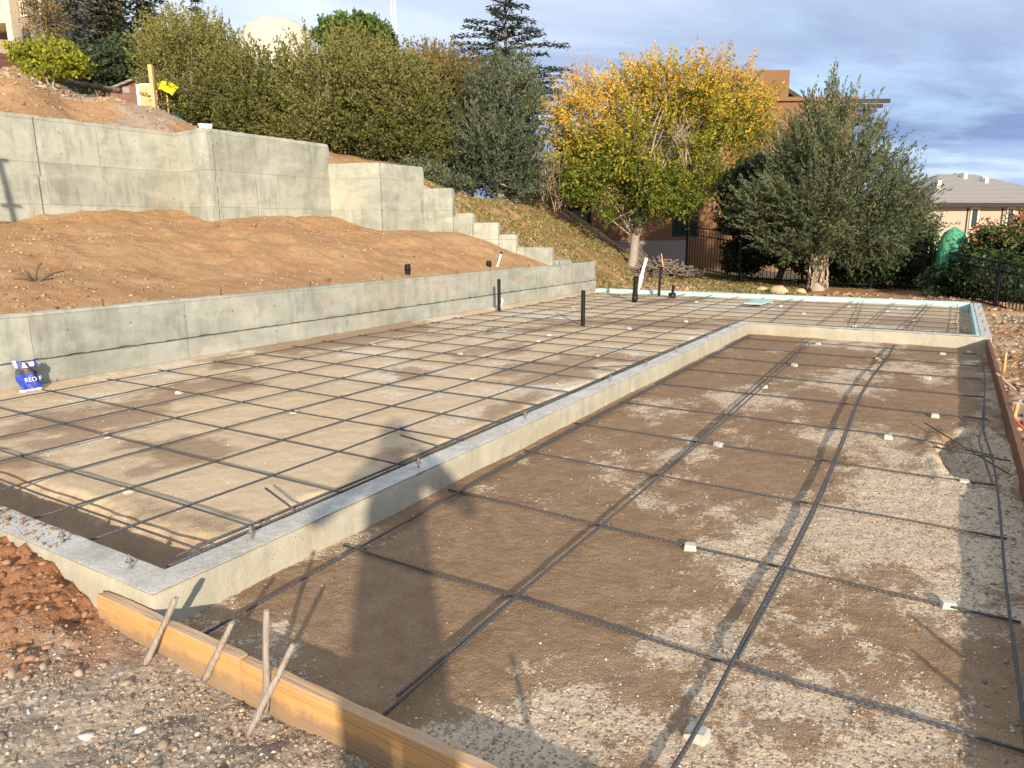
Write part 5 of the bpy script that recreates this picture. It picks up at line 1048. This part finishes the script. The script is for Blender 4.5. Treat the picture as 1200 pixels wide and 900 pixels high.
# green wrapped cloth
c = np.array(at(1112, 325, 16.4)); c[2] = float(ground_z(c[0], c[1])); zt_ = at(1112, 266, 16.4)[2] - c[2]; b = MB(); V = []; nA, nB = 26, 14
for i in range(nA):
    for j in range(nB):
        a = 2 * PI * i / nA; k = j / (nB - 1); r_ = (.02 + .28 * math.sqrt(max(0, 1 - ((k - .62) / (.38 if k > .62 else .75)) ** 2))) * (1 + .06 * math.sin(i * 2.1 + j)); V.append((r_ * math.cos(a), r_ * math.sin(a) * .8, zt_ * k))
b.add(V, [(i * nB + j, ((i + 1) % nA) * nB + j, ((i + 1) % nA) * nB + j + 1, i * nB + j + 1) for i in range(nA) for j in range(nB - 1)], True)
t = NT('green_mesh_cloth'); w = t.n('ShaderNodeTexWave'); w.bands_direction = 'DIAGONAL'; t.l(t.objpos(), w.inputs[0]); w.inputs['Scale'].default_value = 1.5; fo_ = t.noise(5, 4, .6, t.scale(t.objpos(), (2.2, 2.2, .6)), 1.5); t.col(t.mix(t.ramp(fo_, [(.35, 0), (.65, 1)]), (.025, .20, .10), (.13, .40, .23))).rough(.5); t.bump(fo_, .05, .8); M['gcloth'] = t.m
o = b.build('green_cloth', M['gcloth']); o.location = tuple(c); tag(o, 'translucent green mesh cloth bundled over a plant between the two red tipped shrubs', 'shade cloth')

# ------------------------------------------------------------------ leaning post out of frame whose shadow falls on the upper wall
S = -SUN / np.linalg.norm(SUN)
wp = np.array([-12.0, 5.4, 1.80]) + S * 2.9; tp = np.array([-12.0, 5.33, 2.52]) + S * 2.9
zg = float(ground_z(wp[0], wp[1])); b = MB(); k0 = np.array([wp[0], wp[1], zg - .05]); w2 = wp + (tp - wp) * ((zg - .05 - wp[2]) / (tp[2] - wp[2]))
e = empty('survey_stake', tuple(w2), 'leaning survey post with short cross pieces on the soil slope', 'stake'); b.tube([(0, 0, 0), tuple(tp - w2)], .03, 6); part('shaft', b, 'stake', e)
cr = np.array([.0, 1.0, .0]); b = MB(); c1 = wp + (tp - wp) * .12 - w2; b.tube([tuple(c1 - cr * .11), tuple(c1 + cr * .13)], .028, 5); part('cross_piece', b, 'stake', e)
b = MB(); c1 = wp + (tp - wp) * 1.02 - w2; b.tube([tuple(c1 - cr * .10), tuple(c1 + cr * .10)], .03, 5); part('cap', b, 'stake', e)

# ------------------------------------------------------------------ the photographer (behind the camera; casts the shadow in the picture)
fwd2 = np.array([-.5224, .8527, 0]); rt2 = np.array([.8527, .5224, 0])
def PL(u, v, z): return rt2 * u + fwd2 * v + np.array([0, 0, z])
gz = -.04
sk = {}; J = []; Ed = []; Rd = []
def joint(n_, u, v, z, r, par=None):
    sk[n_] = len(J); J.append(tuple(PL(u, v, z))); Rd.append(r)
    if par: Ed.append((sk[par], sk[n_]))
V0 = -.44
joint('pelvis', .02, V0 - .02, .90, .185); joint('waist', .02, V0 - .01, 1.05, .17, 'pelvis'); joint('chest', .02, V0, 1.24, .175, 'waist'); joint('neckb', .02, V0, 1.395, .075, 'chest'); joint('neck', .02, V0 + .015, 1.44, .052, 'neckb')
joint('head0', .02, V0 + .03, 1.50, .078, 'neck'); joint('head1', .02, V0 + .025, 1.58, .092, 'head0'); joint('head2', .02, V0 + .015, 1.655, .072, 'head1')
for s, n_ in ((-1, 'l'), (1, 'r')):
    joint('sh' + n_, .02 + s * .17, V0, 1.36, .068, 'neckb'); joint('ua' + n_, .02 + s * .28, V0 + .04, 1.27, .056, 'sh' + n_); joint('el' + n_, .02 + s * .40, V0 + .10, 1.15, .045, 'ua' + n_)
    joint('fa' + n_, .02 + s * .24, V0 + .24, 1.30, .040, 'el' + n_); joint('wr' + n_, .0 + s * .125, V0 + .345, 1.405, .029, 'fa' + n_); joint('pa' + n_, .0 + s * .098, V0 + .385, 1.425, .030, 'wr' + n_)
    joint('hip' + n_, .02 + s * .085, V0 - .02, .83, .105, 'pelvis'); joint('kn' + n_, .02 + s * .085, V0 + .01, .47, .080, 'hip' + n_); joint('an' + n_, .02 + s * .09, V0 - .03, .06, .055, 'kn' + n_); joint('to' + n_, .02 + s * .11, V0 + .13, .012, .040, 'an' + n_)
me = bpy.data.meshes.new('person'); me.from_pydata(J, Ed, []); me.update(); po = bpy.data.objects.new('person', me); C.objects.link(po)
sm = po.modifiers.new('skin', 'SKIN'); 
for i, r_ in enumerate(Rd): me.skin_vertices[0].data[i].radius = (r_, r_)
me.skin_vertices[0].data[0].use_root = True
po.modifiers.new('sub', 'SUBSURF').levels = 2; po.modifiers['sub'].render_levels = 2
t = NT('person_clothes'); z = t.sep(t.pos())[2]; c = t.mix(t.math('GREATER_THAN', z, .93), (.05, .07, .12), (.10, .13, .16)); c = t.mix(t.math('GREATER_THAN', z, 1.425), c, (.55, .36, .27)); c = t.mix(t.math('LESS_THAN', z, .07), c, (.06, .045, .03)); t.col(c); t.bump(t.noise(14, 4, .6), .01, .5); me.materials.append(t.m)
po.location = (0, 0, gz + .04); tag(po, 'photographer in dark jacket and jeans holding up a phone with both hands', 'person')
def skin_child(name, chains, m):
    Jn = []; En = []; Rn = []
    for ch in chains:
        b0 = len(Jn)
        for k, (p, r_) in enumerate(ch):
            Jn.append(tuple(p)); Rn.append(r_)
            if k: En.append((b0 + k - 1, b0 + k))
    m2 = bpy.data.meshes.new(name); m2.from_pydata(Jn, En, []); m2.update(); o2 = bpy.data.objects.new(name, m2); C.objects.link(o2); o2.modifiers.new('skin', 'SKIN')
    for i, r_ in enumerate(Rn): m2.skin_vertices[0].data[i].radius = (r_, r_)
    b0 = 0
    for ch in chains: m2.skin_vertices[0].data[b0].use_root = True; b0 += len(ch)
    o2.modifiers.new('sub', 'SUBSURF').levels = 1; m2.materials.append(M[m]); o2.parent = po; return o2
M['skin'] = plain('skin', (.55, .36, .27), .55, 0, .05); M['hair'] = plain('brown_hair', (.06, .04, .03), .7)
for s in (-1, 1):
    ch = []
    for k in range(4):
        z0 = 1.455 - k * .020; ch.append([(PL(s * .098, V0 + .385, z0 - .01), .010), (PL(s * .096, V0 + .425, z0), .0095), (PL(s * .082, V0 + .447, z0 + .004), .009), (PL(s * (.062 - .004 * abs(k - 1)), V0 + .446, z0 + .004), .008)])
    ch.append([(PL(s * .095, V0 + .375, 1.40), .012), (PL(s * .078, V0 + .392, 1.40), .0105), (PL(s * .055, V0 + .402, 1.42), .009)]); skin_child('fingers', ch, 'skin')
b = MB(); b.tube([PL(.02, V0 + .00, 1.56), PL(.02, V0 - .01, 1.62), PL(.02, V0 - .01, 1.68), PL(.02, V0, 1.735)], [.098, .103, .092, .03], 16); o = b.build('hair', M['hair']); o.parent = po
b = MB(); b.tube([PL(.02, V0 + .11, 1.575), PL(.02, V0 + .135, 1.555), PL(.02, V0 + .105, 1.545)], [.010, .013, .012], 8); o = b.build('nose', M['skin']); o.parent = po
for s in (-1, 1):
    b = MB(); b.tube([PL(.02 + s * .034, V0 + .098, 1.585), PL(.02 + s * .034, V0 + .112, 1.585)], [.013, .006], 8); o = b.build('eye', M['hair']); o.parent = po
    b = MB(); b.tube([PL(.02 + s * .088, V0 + .02, 1.545), PL(.02 + s * .100, V0 + .01, 1.57), PL(.02 + s * .092, V0 + .015, 1.60)], [.010, .015, .010], 8); o = b.build('ear', M['skin']); o.parent = po
b = MB(); b.tube([PL(-.005, V0 + .100, 1.520), PL(.02, V0 + .108, 1.518), PL(.045, V0 + .100, 1.520)], [.005, .007, .005], 6); o = b.build('mouth', M['skin']); o.parent = po
ph = MB(); 
def phM(p): return PL(p[0], p[1], p[2])
ph.box(-.072, .075, -.022, -.014, CZ - .065, CZ + .010, phM); o = ph.build('phone', M['abs']); tag(o, 'black phone held sideways in both hands of the photographer', 'phone')

# ------------------------------------------------------------------ camera, light, sky
sc = bpy.context.scene
cam = bpy.data.cameras.new('camera'); co = bpy.data.objects.new('camera', cam); C.objects.link(co)
from mathutils import Matrix
Mx = Matrix([[*R[0], 0], [*R[1], 0], [*R[2], CZ], [0, 0, 0, 1]]); co.matrix_world = Mx
cam.sensor_width = 36; cam.sensor_fit = 'HORIZONTAL'; cam.lens = 36 * F / 1200; cam.clip_start = .02; cam.clip_end = 8000; sc.camera = co
sl = bpy.data.lights.new('sun', 'SUN'); sl.energy = 3.2; sl.angle = math.radians(.9); sl.color = (1.0, .86, .68); so = bpy.data.objects.new('sun', sl); C.objects.link(so)
from mathutils import Vector
so.rotation_euler = Vector(tuple(SUN)).to_track_quat('-Z', 'Y').to_euler()
wd = bpy.data.worlds.new('World'); sc.world = wd; wd.use_nodes = True; nt = wd.node_tree; nt.nodes.clear()
N = nt.nodes.new; Lk = nt.links.new
out = N('ShaderNodeOutputWorld'); bg1 = N('ShaderNodeBackground'); bg2 = N('ShaderNodeBackground'); mx = N('ShaderNodeMixShader'); sky = N('ShaderNodeTexSky')
sky.sky_type = 'NISHITA'; sky.sun_disc = False; el = math.asin(-SUN[2]); az = math.atan2(-SUN[0], -SUN[1]); sky.sun_elevation = el; sky.sun_rotation = az; sky.air_density = 1.0; sky.dust_density = .6
Lk(sky.outputs[0], bg1.inputs[0]); bg1.inputs[1].default_value = .15
tc = N('ShaderNodeTexCoord'); sp = N('ShaderNodeSeparateXYZ'); Lk(tc.outputs['Generated'], sp.inputs[0])
def mth(op, a, b=0.0, clamp=False):
    m = N('ShaderNodeMath'); m.operation = op; m.use_clamp = clamp
    for i, v in enumerate((a, b)):
        if hasattr(v, 'links'): Lk(v, m.inputs[i])
        else: m.inputs[i].default_value = v
    return m.outputs[0]
zc = mth('ADD', mth('MAXIMUM', sp.outputs[2], 0.0), .16); cx = mth('DIVIDE', sp.outputs[0], zc); cy = mth('DIVIDE', sp.outputs[1], zc)
# rotate so that streaks run across the view
rx = mth('ADD', mth('MULTIPLY', cx, .85), mth('MULTIPLY', cy, .52)); ry = mth('ADD', mth('MULTIPLY', cx, -.52), mth('MULTIPLY', cy, .85))
cb = N('ShaderNodeCombineXYZ'); Lk(mth('MULTIPLY', rx, .55), cb.inputs[0]); Lk(mth('MULTIPLY', ry, 1.0), cb.inputs[1])
def wn(scale, det, ro, dist, off=0):
    n = N('ShaderNodeTexNoise'); Lk(cb.outputs[0], n.inputs['Vector']); n.inputs['Scale'].default_value = scale; n.inputs['Detail'].default_value = det; n.inputs['Roughness'].default_value = ro; n.inputs['Distortion'].default_value = dist; return n.outputs['Fac']
def wr(f, stops):
    r = N('ShaderNodeValToRGB'); e = r.color_ramp.elements
    while len(e) < len(stops): e.new(.5)
    for i, (p, c) in enumerate(stops): e[i].position = p; e[i].color = (*c, 1)
    Lk(f, r.inputs[0]); return r.outputs[0]
tone = wn(.9, 8, .55, .5)
ccol = wr(tone, [(.32, (.27, .34, .48)), (.46, (.42, .49, .62)), (.56, (.62, .68, .77)), (.68, (.90, .94, .98))])
low = wr(sp.outputs[2], [(.0, (.62, .70, .84)), (.05, (.40, .50, .72)), (.12, (.46, .55, .76)), (.24, (.86, .90, .97)), (.45, (1, 1, 1))])
mm = N('ShaderNodeMix'); mm.data_type = 'RGBA'; mm.blend_type = 'MULTIPLY'; mm.inputs[0].default_value = 1; Lk(ccol, mm.inputs[6]); Lk(low, mm.inputs[7]); Lk(mm.outputs[2], bg2.inputs[0]); bg2.inputs[1].default_value = .66
cover = wr(wn(.7, 7, .6, .3), [(.30, (.55, .55, .55)), (.48, (.97, .97, .97))])
Lk(cover, mx.inputs[0]); Lk(bg1.outputs[0], mx.inputs[1]); Lk(bg2.outputs[0], mx.inputs[2]); Lk(mx.outputs[0], out.inputs[0])
sc.view_settings.view_transform = 'Standard'; sc.view_settings.look = 'None'; sc.view_settings.gamma = 1; sc.view_settings.exposure = 1.15; sc.view_settings.use_curve_mapping = False
sc.render.engine = 'CYCLES'; sc.cycles.use_denoising = True; sc.cycles.max_bounces = 6; sc.cycles.diffuse_bounces = 3; sc.cycles.transparent_max_bounces = 6
